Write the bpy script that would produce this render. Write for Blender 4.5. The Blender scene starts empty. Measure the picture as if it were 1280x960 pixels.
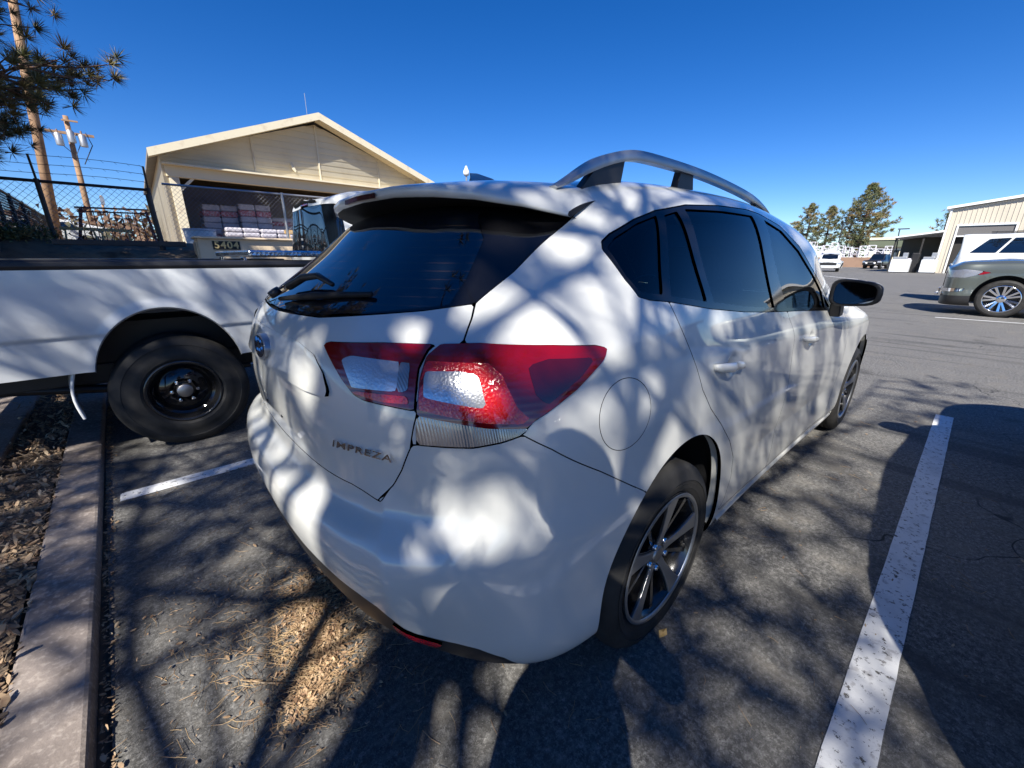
import bpy, bmesh, math, random
import numpy as np
from mathutils import Matrix, Vector
PI = math.pi
R_ = math.radians
random.seed(7); np.random.seed(7)
scene = bpy.context.scene
COL = scene.collection

# ------------------------------------------------------------ camera, world, sun, exposure
CAM_H = 1.2438
cam_d = bpy.data.cameras.new('camera'); cam = bpy.data.objects.new('camera', cam_d); COL.objects.link(cam)
cam_d.sensor_width = 36; cam_d.lens = 36 * 502.74 / 1280
cam_d.clip_start = .02; cam_d.clip_end = 2000
def _cam_axes(yaw, pitch, roll):
    cy, sy, cp, sp = math.cos(yaw), math.sin(yaw), math.cos(pitch), math.sin(pitch)
    F = Vector((cy*cp, sy*cp, -sp)); Rt = Vector((sy, -cy, 0)); U = Rt.cross(F)
    c, s = math.cos(roll), math.sin(roll)
    return Rt*c + U*s, -Rt*s + U*c, F
_r, _u, _f = _cam_axes(R_(48.461), R_(17.526), R_(.29))
cam.matrix_world = Matrix(((_r.x, _u.x, -_f.x, 0), (_r.y, _u.y, -_f.y, 0), (_r.z, _u.z, -_f.z, CAM_H), (0, 0, 0, 1)))
scene.camera = cam
SUN_AZ, SUN_EL = R_(36 + 180), R_(44)          # direction towards the sun
sun_d = bpy.data.lights.new('sun', 'SUN'); sun = bpy.data.objects.new('sun', sun_d); COL.objects.link(sun)
sun_d.energy = 5.0; sun_d.angle = R_(.53); sun_d.color = (1, .955, .88)
S = Vector((math.cos(SUN_EL)*math.cos(SUN_AZ), math.cos(SUN_EL)*math.sin(SUN_AZ), math.sin(SUN_EL)))
sun.rotation_euler = S.to_track_quat('Z', 'Y').to_euler(); sun.location = S*30
world = bpy.data.worlds.new('World'); scene.world = world; world.use_nodes = True
wn = world.node_tree; bg = wn.nodes['Background']
sky = wn.nodes.new('ShaderNodeTexSky'); sky.sky_type = 'NISHITA'; sky.sun_disc = False
sky.sun_elevation = SUN_EL; sky.sun_rotation = PI/2 - SUN_AZ
sky.altitude = 2100; sky.air_density = 1.0; sky.dust_density = .1; sky.ozone_density = 4.0
hs = wn.nodes.new('ShaderNodeHueSaturation'); hs.inputs['Saturation'].default_value = 1.33; hs.inputs['Hue'].default_value = .512
wn.links.new(sky.outputs[0], hs.inputs['Color']); wn.links.new(hs.outputs[0], bg.inputs[0]); bg.inputs[1].default_value = .088
scene.view_settings.view_transform = 'Standard'; scene.view_settings.look = 'None'
scene.view_settings.gamma = 1; scene.view_settings.exposure = .82
scene.cycles.max_bounces = 8; scene.cycles.transparent_max_bounces = 8

# ------------------------------------------------------------ materials
def mat(name, col, rough=.5, metal=0, coat=0, coat_rough=.03, spec=.5, noise=None, bump=None, ior=1.5, trans=0, emit=0):
    m = bpy.data.materials.new(name); m.use_nodes = True; nt = m.node_tree; b = nt.nodes['Principled BSDF']
    b.inputs['Base Color'].default_value = (*col, 1); b.inputs['Roughness'].default_value = rough
    b.inputs['Metallic'].default_value = metal; b.inputs['Coat Weight'].default_value = coat
    b.inputs['Coat Roughness'].default_value = coat_rough; b.inputs['Specular IOR Level'].default_value = spec
    b.inputs['IOR'].default_value = ior; b.inputs['Transmission Weight'].default_value = trans
    if emit:
        b.inputs['Emission Color'].default_value = (*col, 1); b.inputs['Emission Strength'].default_value = emit
    tc = nt.nodes.new('ShaderNodeTexCoord')
    if noise:                                   # list of (scale, colour2, low, high) overlays
        prev = None
        for sc, c2, lo, hi in noise:
            n = nt.nodes.new('ShaderNodeTexNoise'); n.inputs['Scale'].default_value = sc; n.inputs['Detail'].default_value = 6
            nt.links.new(tc.outputs['Object'], n.inputs['Vector'])
            r = nt.nodes.new('ShaderNodeMapRange'); r.inputs[1].default_value = lo; r.inputs[2].default_value = hi
            nt.links.new(n.outputs[0], r.inputs[0])
            x = nt.nodes.new('ShaderNodeMix'); x.data_type = 'RGBA'
            nt.links.new(r.outputs[0], x.inputs[0]); x.inputs[7].default_value = (*c2, 1)
            if prev is None: x.inputs[6].default_value = (*col, 1)
            else: nt.links.new(prev, x.inputs[6])
            prev = x.outputs[2]
        nt.links.new(prev, b.inputs['Base Color'])
    if bump:                                    # (scale, strength, distance)
        n = nt.nodes.new('ShaderNodeTexNoise'); n.inputs['Scale'].default_value = bump[0]; n.inputs['Detail'].default_value = 5
        nt.links.new(tc.outputs['Object'], n.inputs['Vector'])
        bu = nt.nodes.new('ShaderNodeBump'); bu.inputs['Strength'].default_value = bump[1]; bu.inputs['Distance'].default_value = bump[2]
        nt.links.new(n.outputs[0], bu.inputs['Height']); nt.links.new(bu.outputs[0], b.inputs['Normal'])
    return m
def wave_bump(m, axis, scale, strength, dist, profile='SAW', dark=None):
    nt = m.node_tree; b = nt.nodes['Principled BSDF']; tc = nt.nodes.new('ShaderNodeTexCoord')
    w = nt.nodes.new('ShaderNodeTexWave'); w.wave_type = 'BANDS'; w.bands_direction = axis; w.wave_profile = profile
    w.inputs['Scale'].default_value = scale
    nt.links.new(tc.outputs['Object'], w.inputs['Vector'])
    bu = nt.nodes.new('ShaderNodeBump'); bu.inputs['Strength'].default_value = strength; bu.inputs['Distance'].default_value = dist
    nt.links.new(w.outputs['Fac'], bu.inputs['Height']); nt.links.new(bu.outputs[0], b.inputs['Normal'])
    return m
M = {}
M['paint'] = mat('white_paint', (.69, .69, .645), .33, coat=1, coat_rough=.015, ior=1.55)
nt = M['paint'].node_tree
M['gap'] = mat('gap_black', (.008, .008, .009), .6)
M['glass'] = mat('dark_glass', (.004, .007, .012), .015, spec=.9, ior=1.6)
M['glass_heated'] = mat('heated_glass', (.004, .007, .012), .015, spec=.9, ior=1.6)
def heater_lines(m):
    nt = m.node_tree; b = nt.nodes['Principled BSDF']; tc = nt.nodes.new('ShaderNodeTexCoord'); w = nt.nodes.new('ShaderNodeTexWave')
    w.bands_direction = 'Z'; w.wave_profile = 'SIN'; w.inputs['Scale'].default_value = 17; nt.links.new(tc.outputs['Object'], w.inputs['Vector'])
    r = nt.nodes.new('ShaderNodeMapRange'); r.inputs[1].default_value = .955; r.inputs[2].default_value = .99; nt.links.new(w.outputs['Fac'], r.inputs[0])
    x = nt.nodes.new('ShaderNodeMix'); x.data_type = 'RGBA'; x.inputs[6].default_value = (.004, .007, .012, 1); x.inputs[7].default_value = (.030, .020, .014, 1)
    nt.links.new(r.outputs[0], x.inputs[0]); nt.links.new(x.outputs[2], b.inputs['Base Color'])
heater_lines(M['glass_heated'])
def tinted(name, col, ior=1.6):
    m = bpy.data.materials.new(name); m.use_nodes = True; nt = m.node_tree; nt.nodes.clear(); L = nt.links.new
    o = nt.nodes.new('ShaderNodeOutputMaterial'); mx = nt.nodes.new('ShaderNodeMixShader'); fr = nt.nodes.new('ShaderNodeFresnel'); fr.inputs[0].default_value = ior
    t = nt.nodes.new('ShaderNodeBsdfTransparent'); t.inputs[0].default_value = (*col, 1); g = nt.nodes.new('ShaderNodeBsdfGlossy'); g.inputs['Roughness'].default_value = .01
    L(fr.outputs[0], mx.inputs[0]); L(t.outputs[0], mx.inputs[1]); L(g.outputs[0], mx.inputs[2]); L(mx.outputs[0], o.inputs[0]); return m
M['glass_privacy'] = tinted('privacy_glass', (.40, .54, .58)); M['glass_green'] = tinted('green_tint_glass', (.60, .73, .70))
M['seat'] = mat('seat_cloth', (.035, .035, .038), .9, bump=(300, .4, .002))
M['gloss_black'] = mat('gloss_black', (.006, .006, .007), .06, spec=.6)
M['trim'] = mat('black_trim', (.018, .018, .019), .42, bump=(400, .15, .001))
M['rubber'] = mat('tyre_rubber', (.013, .0125, .012), .72, noise=[(9, (.034, .032, .029), .45, .75)], bump=(60, .2, .002))
M['alloy'] = mat('machined_alloy', (.42, .43, .44), .32, metal=.9)
M['alloy_dark'] = mat('black_alloy', (.012, .012, .013), .2, coat=.6)
M['steel'] = mat('brake_steel', (.35, .34, .33), .4, metal=1)
M['chrome'] = mat('chrome', (.8, .8, .82), .08, metal=1)
M['rail'] = mat('silver_rail', (.42, .44, .46), .33, metal=.8)
M['red'] = wave_bump(mat('red_lens', (.21, .001, .004), .1, coat=.8, spec=.6), 'Z', 22, .10, .003, 'SIN')
M['red_bright'] = mat('red_facets', (.75, .008, .010), .18, coat=1, spec=.8)
M['red_dark'] = mat('dark_red_reflector', (.06, .001, .003), .15, coat=.9, spec=.6)
M['clear'] = mat('clear_lens', (.62, .63, .65), .22, metal=.6, coat=1)
M['clear_dark'] = mat('smoked_lens', (.36, .36, .37), .2, metal=.6, coat=1)
def facets(m, sc, st):
    nt = m.node_tree; b = nt.nodes['Principled BSDF']; tc = nt.nodes.new('ShaderNodeTexCoord')
    v = nt.nodes.new('ShaderNodeTexVoronoi'); v.feature = 'F1'; v.distance = 'CHEBYCHEV'; v.inputs['Scale'].default_value = sc
    nt.links.new(tc.outputs['Object'], v.inputs['Vector'])
    bu = nt.nodes.new('ShaderNodeBump'); bu.inputs['Strength'].default_value = st; bu.inputs['Distance'].default_value = .003
    nt.links.new(v.outputs['Distance'], bu.inputs['Height']); nt.links.new(bu.outputs[0], b.inputs['Normal'])
facets(M['clear'], 170, .16); facets(M['red_bright'], 150, .5)
wave_bump(M['clear_dark'], 'X', 75, .25, .002, 'SIN')

# asphalt: dark binder, pale grit, tar patches, dust
def asphalt():
    m = bpy.data.materials.new('asphalt'); m.use_nodes = True; nt = m.node_tree; L = nt.links.new; b = nt.nodes['Principled BSDF']
    b.inputs['Roughness'].default_value = .82
    tc = nt.nodes.new('ShaderNodeTexCoord')
    def noise(s, d=5, rough=.55):
        n = nt.nodes.new('ShaderNodeTexNoise'); n.inputs['Scale'].default_value = s; n.inputs['Detail'].default_value = d
        n.inputs['Roughness'].default_value = rough; L(tc.outputs['Object'], n.inputs['Vector']); return n.outputs[0]
    def rng(s, a, c, lo=0, hi=1):
        r = nt.nodes.new('ShaderNodeMapRange'); r.inputs[1].default_value = a; r.inputs[2].default_value = c
        r.inputs[3].default_value = lo; r.inputs[4].default_value = hi; L(s, r.inputs[0]); return r.outputs[0]
    def mix(f, a, c):
        x = nt.nodes.new('ShaderNodeMix'); x.data_type = 'RGBA'; L(f, x.inputs[0])
        for s, v in ((6, a), (7, c)):
            if isinstance(v, tuple): x.inputs[s].default_value = (*v, 1)
            else: L(v, x.inputs[s])
        return x.outputs[2]
    def mul(a, c):
        x = nt.nodes.new('ShaderNodeMath'); x.operation = 'MULTIPLY'; L(a, x.inputs[0]); L(c, x.inputs[1]); return x.outputs[0]
    base = mix(rng(noise(1.3), .35, .7), (.070, .067, .062), (.115, .110, .101))
    base = mix(rng(noise(45, 3), .45, .62), base, (.15, .145, .135)); base = mix(rng(noise(55, 8, .9), .50, .60), base, (.33, .32, .30)); base = mix(rng(noise(80, 8, .9), .54, .62), base, (.022, .021, .021))
    vo = nt.nodes.new('ShaderNodeTexVoronoi'); vo.inputs['Scale'].default_value = 190; L(tc.outputs['Object'], vo.inputs['Vector'])
    sepc = nt.nodes.new('ShaderNodeSeparateColor'); L(vo.outputs['Color'], sepc.inputs[0])
    grit = mul(rng(vo.outputs['Distance'], .45, .25), rng(sepc.outputs[0], .55, .75))
    base = mix(grit, base, (.20, .19, .175))
    base = mix(rng(noise(4.2, 8, .7), .52, .66, 0, .6), base, (.20, .18, .15)); base = mix(rng(noise(2.1, 5, .6), .60, .70, 0, .6), base, (.035, .034, .033))      # dust and dry dirt
    ck = nt.nodes.new('ShaderNodeTexVoronoi'); ck.feature = 'DISTANCE_TO_EDGE'; ck.inputs['Scale'].default_value = .55
    wv = nt.nodes.new('ShaderNodeTexNoise'); wv.inputs['Scale'].default_value = 2.2; L(tc.outputs['Object'], wv.inputs['Vector'])
    add = nt.nodes.new('ShaderNodeVectorMath'); add.operation = 'ADD'; L(tc.outputs['Object'], add.inputs[0]); L(wv.outputs['Color'], add.inputs[1])
    L(add.outputs[0], ck.inputs['Vector'])
    base = mix(mul(rng(ck.outputs['Distance'], .004, .0015), rng(noise(.6, 2), .5, .6)), base, (.02, .02, .02))
    mp = nt.nodes.new('ShaderNodeMapping'); mp.inputs['Scale'].default_value = (3.2, .22, 1); mp.inputs['Rotation'].default_value = (0, 0, .12); L(tc.outputs['Object'], mp.inputs[0])
    sn = nt.nodes.new('ShaderNodeTexNoise'); sn.inputs['Scale'].default_value = 1.; sn.inputs['Detail'].default_value = 4; L(mp.outputs[0], sn.inputs['Vector'])
    base = mix(rng(sn.outputs[0], .56, .66, 0, .55), base, (.045, .044, .043))
    st = nt.nodes.new('ShaderNodeTexVoronoi'); st.inputs['Scale'].default_value = .42; L(add.outputs[0], st.inputs['Vector'])
    base = mix(mul(rng(st.outputs['Distance'], .16, .06), rng(noise(9, 4), .45, .6)), base, (.03, .029, .028))
    L(base, b.inputs['Base Color'])
    bu = nt.nodes.new('ShaderNodeBump'); bu.inputs['Strength'].default_value = .8; bu.inputs['Distance'].default_value = .006
    L(noise(110, 5, .8), bu.inputs['Height']); L(bu.outputs[0], b.inputs['Normal'])
    return m
M['asphalt'] = asphalt()
M['concrete'] = mat('kerb_concrete', (.28, .235, .205), .85, noise=[(3, (.19, .155, .13), .4, .65), (60, (.42, .36, .31), .5, .72), (14, (.15, .12, .10), .58, .72)], bump=(90, .5, .004))
M['dirt'] = mat('mulch_ground', (.10, .072, .05), .95, noise=[(2, (.16, .12, .085), .45, .6), (40, (.22, .17, .12), .55, .7), (90, (.05, .035, .025), .55, .65)], bump=(40, .9, .02))
M['earth'] = mat('dry_earth', (.12, .085, .06), .95, noise=[(.6, (.2, .15, .10), .45, .6), (6, (.07, .05, .035), .5, .7)], bump=(8, .8, .05))
M['desert'] = mat('far_ground', (.22, .18, .13), .95, noise=[(.05, (.15, .13, .08), .4, .6)])
def line_paint():
    m = mat('line_paint', (.74, .74, .73), .6, noise=[(6, (.6, .6, .59), .5, .7), (30, (.5, .49, .48), .58, .66)], bump=(120, .35, .003))
    nt = m.node_tree; b = nt.nodes['Principled BSDF']; tc = nt.nodes.new('ShaderNodeTexCoord')
    n = nt.nodes.new('ShaderNodeTexNoise'); n.inputs['Scale'].default_value = 38; n.inputs['Detail'].default_value = 8; n.inputs['Roughness'].default_value = .75
    nt.links.new(tc.outputs['Object'], n.inputs['Vector'])
    r = nt.nodes.new('ShaderNodeMapRange'); r.inputs[1].default_value = .395; r.inputs[2].default_value = .42; nt.links.new(n.outputs[0], r.inputs[0])
    nt.links.new(r.outputs[0], b.inputs['Alpha']); return m
M['line'] = line_paint()
M['bark'] = mat('pine_bark', (.10, .06, .04), .9, noise=[(9, (.22, .13, .08), .5, .65), (3, (.05, .03, .025), .5, .7)], bump=(16, 1, .03))
M['needle'] = mat('pine_needles', (.10, .10, .035), .5, noise=[(.9, (.20, .13, .055), .45, .62), (2.5, (.05, .07, .025), .5, .7)])
M['needle_far'] = mat('far_needles', (.15, .165, .07), .6, noise=[(.35, (.30, .20, .08), .47, .62), (.8, (.09, .12, .055), .5, .7)])
M['shrub'] = mat('shrub_leaf', (.06, .085, .03), .6, noise=[(2, (.12, .11, .05), .5, .65)])
M['chip'] = mat('dry_chips', (.36, .25, .15), .8, noise=[(30, (.17, .10, .06), .45, .6), (11, (.50, .40, .27), .52, .7)])
M['needle_dry'] = mat('dry_needles', (.42, .29, .15), .75, noise=[(20, (.28, .17, .09), .45, .6)])
M['wood_pole'] = mat('pole_wood', (.36, .22, .12), .8, noise=[(4, (.25, .15, .09), .45, .65)], bump=(20, .4, .01))
M['lumber'] = mat('yellow_lumber', (.58, .38, .16), .7, noise=[(8, (.45, .27, .1), .5, .7)])
M['galv'] = mat('galvanised', (.42, .43, .44), .45, metal=.7)
M['darksteel'] = mat('dark_steel', (.035, .035, .038), .5, metal=.3)
M['rust'] = mat('rusty_red_steel', (.18, .055, .04), .7, noise=[(10, (.10, .035, .03), .5, .7)])
M['cream'] = wave_bump(mat('cream_siding', (.78, .70, .52), .7, noise=[(1.2, (.72, .63, .45), .45, .7), (.7, (.55, .45, .32), .62, .8)]), 'Z', 1.45, 1, .12)
M['cream_trim'] = mat('cream_trim', (.74, .66, .48), .65, noise=[(3, (.6, .5, .36), .55, .7)])
M['soffit'] = mat('soffit_cream', (.84, .71, .47), .8)
M['roof'] = mat('grey_roof', (.22, .2, .18), .8, noise=[(2, (.3, .27, .22), .5, .7)])
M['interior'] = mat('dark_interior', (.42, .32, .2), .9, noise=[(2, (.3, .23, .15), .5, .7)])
M['bag_white'] = mat('bag_white', (.55, .53, .58), .55, noise=[(5, (.4, .38, .43), .5, .7)], bump=(9, .6, .04))
M['bag_red'] = mat('bag_red', (.45, .12, .14), .6, noise=[(22, (.6, .5, .52), .5, .6)])
M['box_tan'] = mat('tan_panel', (.72, .57, .39), .6, noise=[(3, (.5, .39, .26), .5, .75)])
M['brass'] = mat('brass_plate', (.30, .22, .08), .5, metal=.3)
M['num'] = mat('number_black', (.01, .01, .01), .5)
M['metal_siding'] = mat('ribbed_siding', (.56, .50, .40), .55, noise=[(.4, (.5, .45, .36), .45, .7)])
M['white_trim'] = mat('white_trim', (.78, .78, .76), .5)
M['void'] = mat('dark_opening', (.03, .028, .026), .9)
M['grey_door'] = mat('grey_door', (.13, .125, .12), .7)
M['appliance'] = mat('white_tank', (.78, .79, .80), .4, noise=[(2, (.7, .71, .72), .5, .7)])
M['suv'] = mat('grey_green_paint', (.105, .118, .105), .3, metal=.35, coat=1, coat_rough=.02)
M['oldwhite'] = mat('old_white_paint', (.64, .66, .66), .45, coat=.6, coat_rough=.08, noise=[(5, (.52, .53, .53), .5, .75)])
M['green_roof'] = mat('green_roof', (.12, .14, .09), .7)
M['diamond'] = mat('diamond_plate', (.62, .64, .67), .25, metal=1)
facets(M['diamond'], 45, 1)
M['brownwall'] = mat('brown_block', (.30, .19, .13), .85, noise=[(1, (.24, .15, .1), .45, .65)])
M['rackwhite'] = mat('rack_white', (.72, .70, .74), .5)
M['blue_cloth'] = mat('jacket_cloth', (.03, .035, .05), .9)
M['denim'] = mat('trouser_cloth', (.05, .07, .12), .9)
M['skin'] = mat('skin', (.55, .34, .25), .55)
M['hair'] = mat('hair_brown', (.05, .03, .02), .7)
M['lamp_white'] = mat('white_globe', (.85, .85, .84), .3)

# ------------------------------------------------------------ object helpers
def link(o, parent=None):
    COL.objects.link(o)
    if parent is not None: o.parent = parent
    return o
def tag(o, label=None, cat=None, group=None, kind=None):
    if label: o['label'] = label
    if cat: o['category'] = cat
    if group: o['group'] = group
    if kind: o['kind'] = kind
    return o
def thing(name, label, cat, loc=(0, 0, 0), rz=0, group=None):
    o = bpy.data.objects.new(name, None); link(o); o.location = loc; o.rotation_euler = (0, 0, rz); o.empty_display_size = .2
    return tag(o, label, cat, group)
def mesh(name, verts, faces, m, parent=None, smooth=False, normals=None):
    me = bpy.data.meshes.new(name); me.from_pydata([tuple(v) for v in verts], [], [tuple(int(i) for i in f) for f in faces])
    me.materials.append(m); me.update()
    if smooth or normals is not None: me.polygons.foreach_set('use_smooth', [True]*len(me.polygons))
    if normals is not None: me.normals_split_custom_set_from_vertices([tuple(n) for n in normals])
    return link(bpy.data.objects.new(name, me), parent)
class MB:
    """collects simple solids, builds ONE mesh object"""
    def __init__(s): s.v = []; s.f = []
    def add(s, vs, fs):
        o = len(s.v); s.v += [tuple(v) for v in vs]; s.f += [tuple(i+o for i in f) for f in fs]; return s
    def box(s, c, size, rz=0, ry=0, rx=0):
        x, y, z = [d/2 for d in size]
        mt = Matrix.Translation(c) @ Matrix.Rotation(rz, 4, 'Z') @ Matrix.Rotation(ry, 4, 'Y') @ Matrix.Rotation(rx, 4, 'X')
        vs = [mt @ Vector(p) for p in ((-x,-y,-z),(x,-y,-z),(x,y,-z),(-x,y,-z),(-x,-y,z),(x,-y,z),(x,y,z),(-x,y,z))]
        return s.add(vs, [(0,3,2,1),(4,5,6,7),(0,1,5,4),(1,2,6,5),(2,3,7,6),(3,0,4,7)])
    def tube(s, pts, r, n=8, cap=True):
        pts = [Vector(p) for p in pts]; k = len(pts); rs = r if isinstance(r, (list, tuple)) else [r]*k
        vs = []; up = None
        for i, p in enumerate(pts):
            d = (pts[min(i+1, k-1)] - pts[max(i-1, 0)]).normalized()
            if up is None: up = d.orthogonal().normalized()
            up = (up - d*up.dot(d)); up = up.normalized() if up.length > 1e-6 else d.orthogonal().normalized()
            w = d.cross(up)
            for j in range(n):
                a = 2*PI*j/n; vs.append(p + (up*math.cos(a) + w*math.sin(a))*rs[i])
        fs = [(i*n+j, i*n+(j+1) % n, (i+1)*n+(j+1) % n, (i+1)*n+j) for i in range(k-1) for j in range(n)]
        if cap: fs += [tuple(reversed(range(n))), tuple(range((k-1)*n, k*n))]
        return s.add(vs, fs)
    def lathe(s, prof, c=(0, 0, 0), axis='Y', n=48, close=False):
        """prof: (radius, along)"""
        vs = []
        for r, h in prof:
            for j in range(n):
                a = 2*PI*j/n; p, q = r*math.cos(a), r*math.sin(a)
                v = {'Y': (p, h, q), 'Z': (p, q, h), 'X': (h, p, q)}[axis]; vs.append((v[0]+c[0], v[1]+c[1], v[2]+c[2]))
        k = len(prof)
        fs = [(i*n+j, i*n+(j+1) % n, (i+1)*n+(j+1) % n, (i+1)*n+j) for i in range(k-1) for j in range(n)]
        return s.add(vs, fs)
    def prism(s, poly, a, b, axis='Y'):
        """2D poly extruded from a to b along axis"""
        n = len(poly)
        def p3(p, h): return {'Y': (p[0], h, p[1]), 'X': (h, p[0], p[1]), 'Z': (p[0], p[1], h)}[axis]
        vs = [p3(p, a) for p in poly] + [p3(p, b) for p in poly]
        fs = [tuple(range(n)), tuple(reversed(range(n, 2*n)))] + [(i, (i+1) % n, n+(i+1) % n, n+i) for i in range(n)]
        return s.add(vs, fs)
    def build(s, name, m, parent=None, smooth=False, bevel=0, subsurf=0, fix=True, auto=None):
        o = mesh(name, s.v, s.f, m, parent, smooth)
        if fix:
            bm = bmesh.new(); bm.from_mesh(o.data); bmesh.ops.recalc_face_normals(bm, faces=bm.faces); bm.to_mesh(o.data); bm.free()
        if smooth and auto is not None: o.data.set_sharp_from_angle(angle=R_(auto))
        if bevel:
            b = o.modifiers.new('bevel', 'BEVEL'); b.width = bevel; b.segments = 2; b.limit_method = 'ANGLE'
        if subsurf:
            q = o.modifiers.new('sub', 'SUBSURF'); q.levels = q.render_levels = subsurf
        return o
def text_mesh(name, cu, m, parent):
    t = bpy.data.objects.new(name, cu); COL.objects.link(t); bpy.context.view_layer.update()
    me = bpy.data.meshes.new_from_object(t.evaluated_get(bpy.context.evaluated_depsgraph_get())); bpy.data.objects.remove(t)
    me.materials.clear(); me.materials.append(m); return link(bpy.data.objects.new(name, me), parent)
def copy_tree(o, parent=None):
    c = o.copy(); COL.objects.link(c)
    if parent is not None: c.parent = parent
    for ch in [x for x in o.children]: copy_tree(ch, c)
    return c

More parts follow.
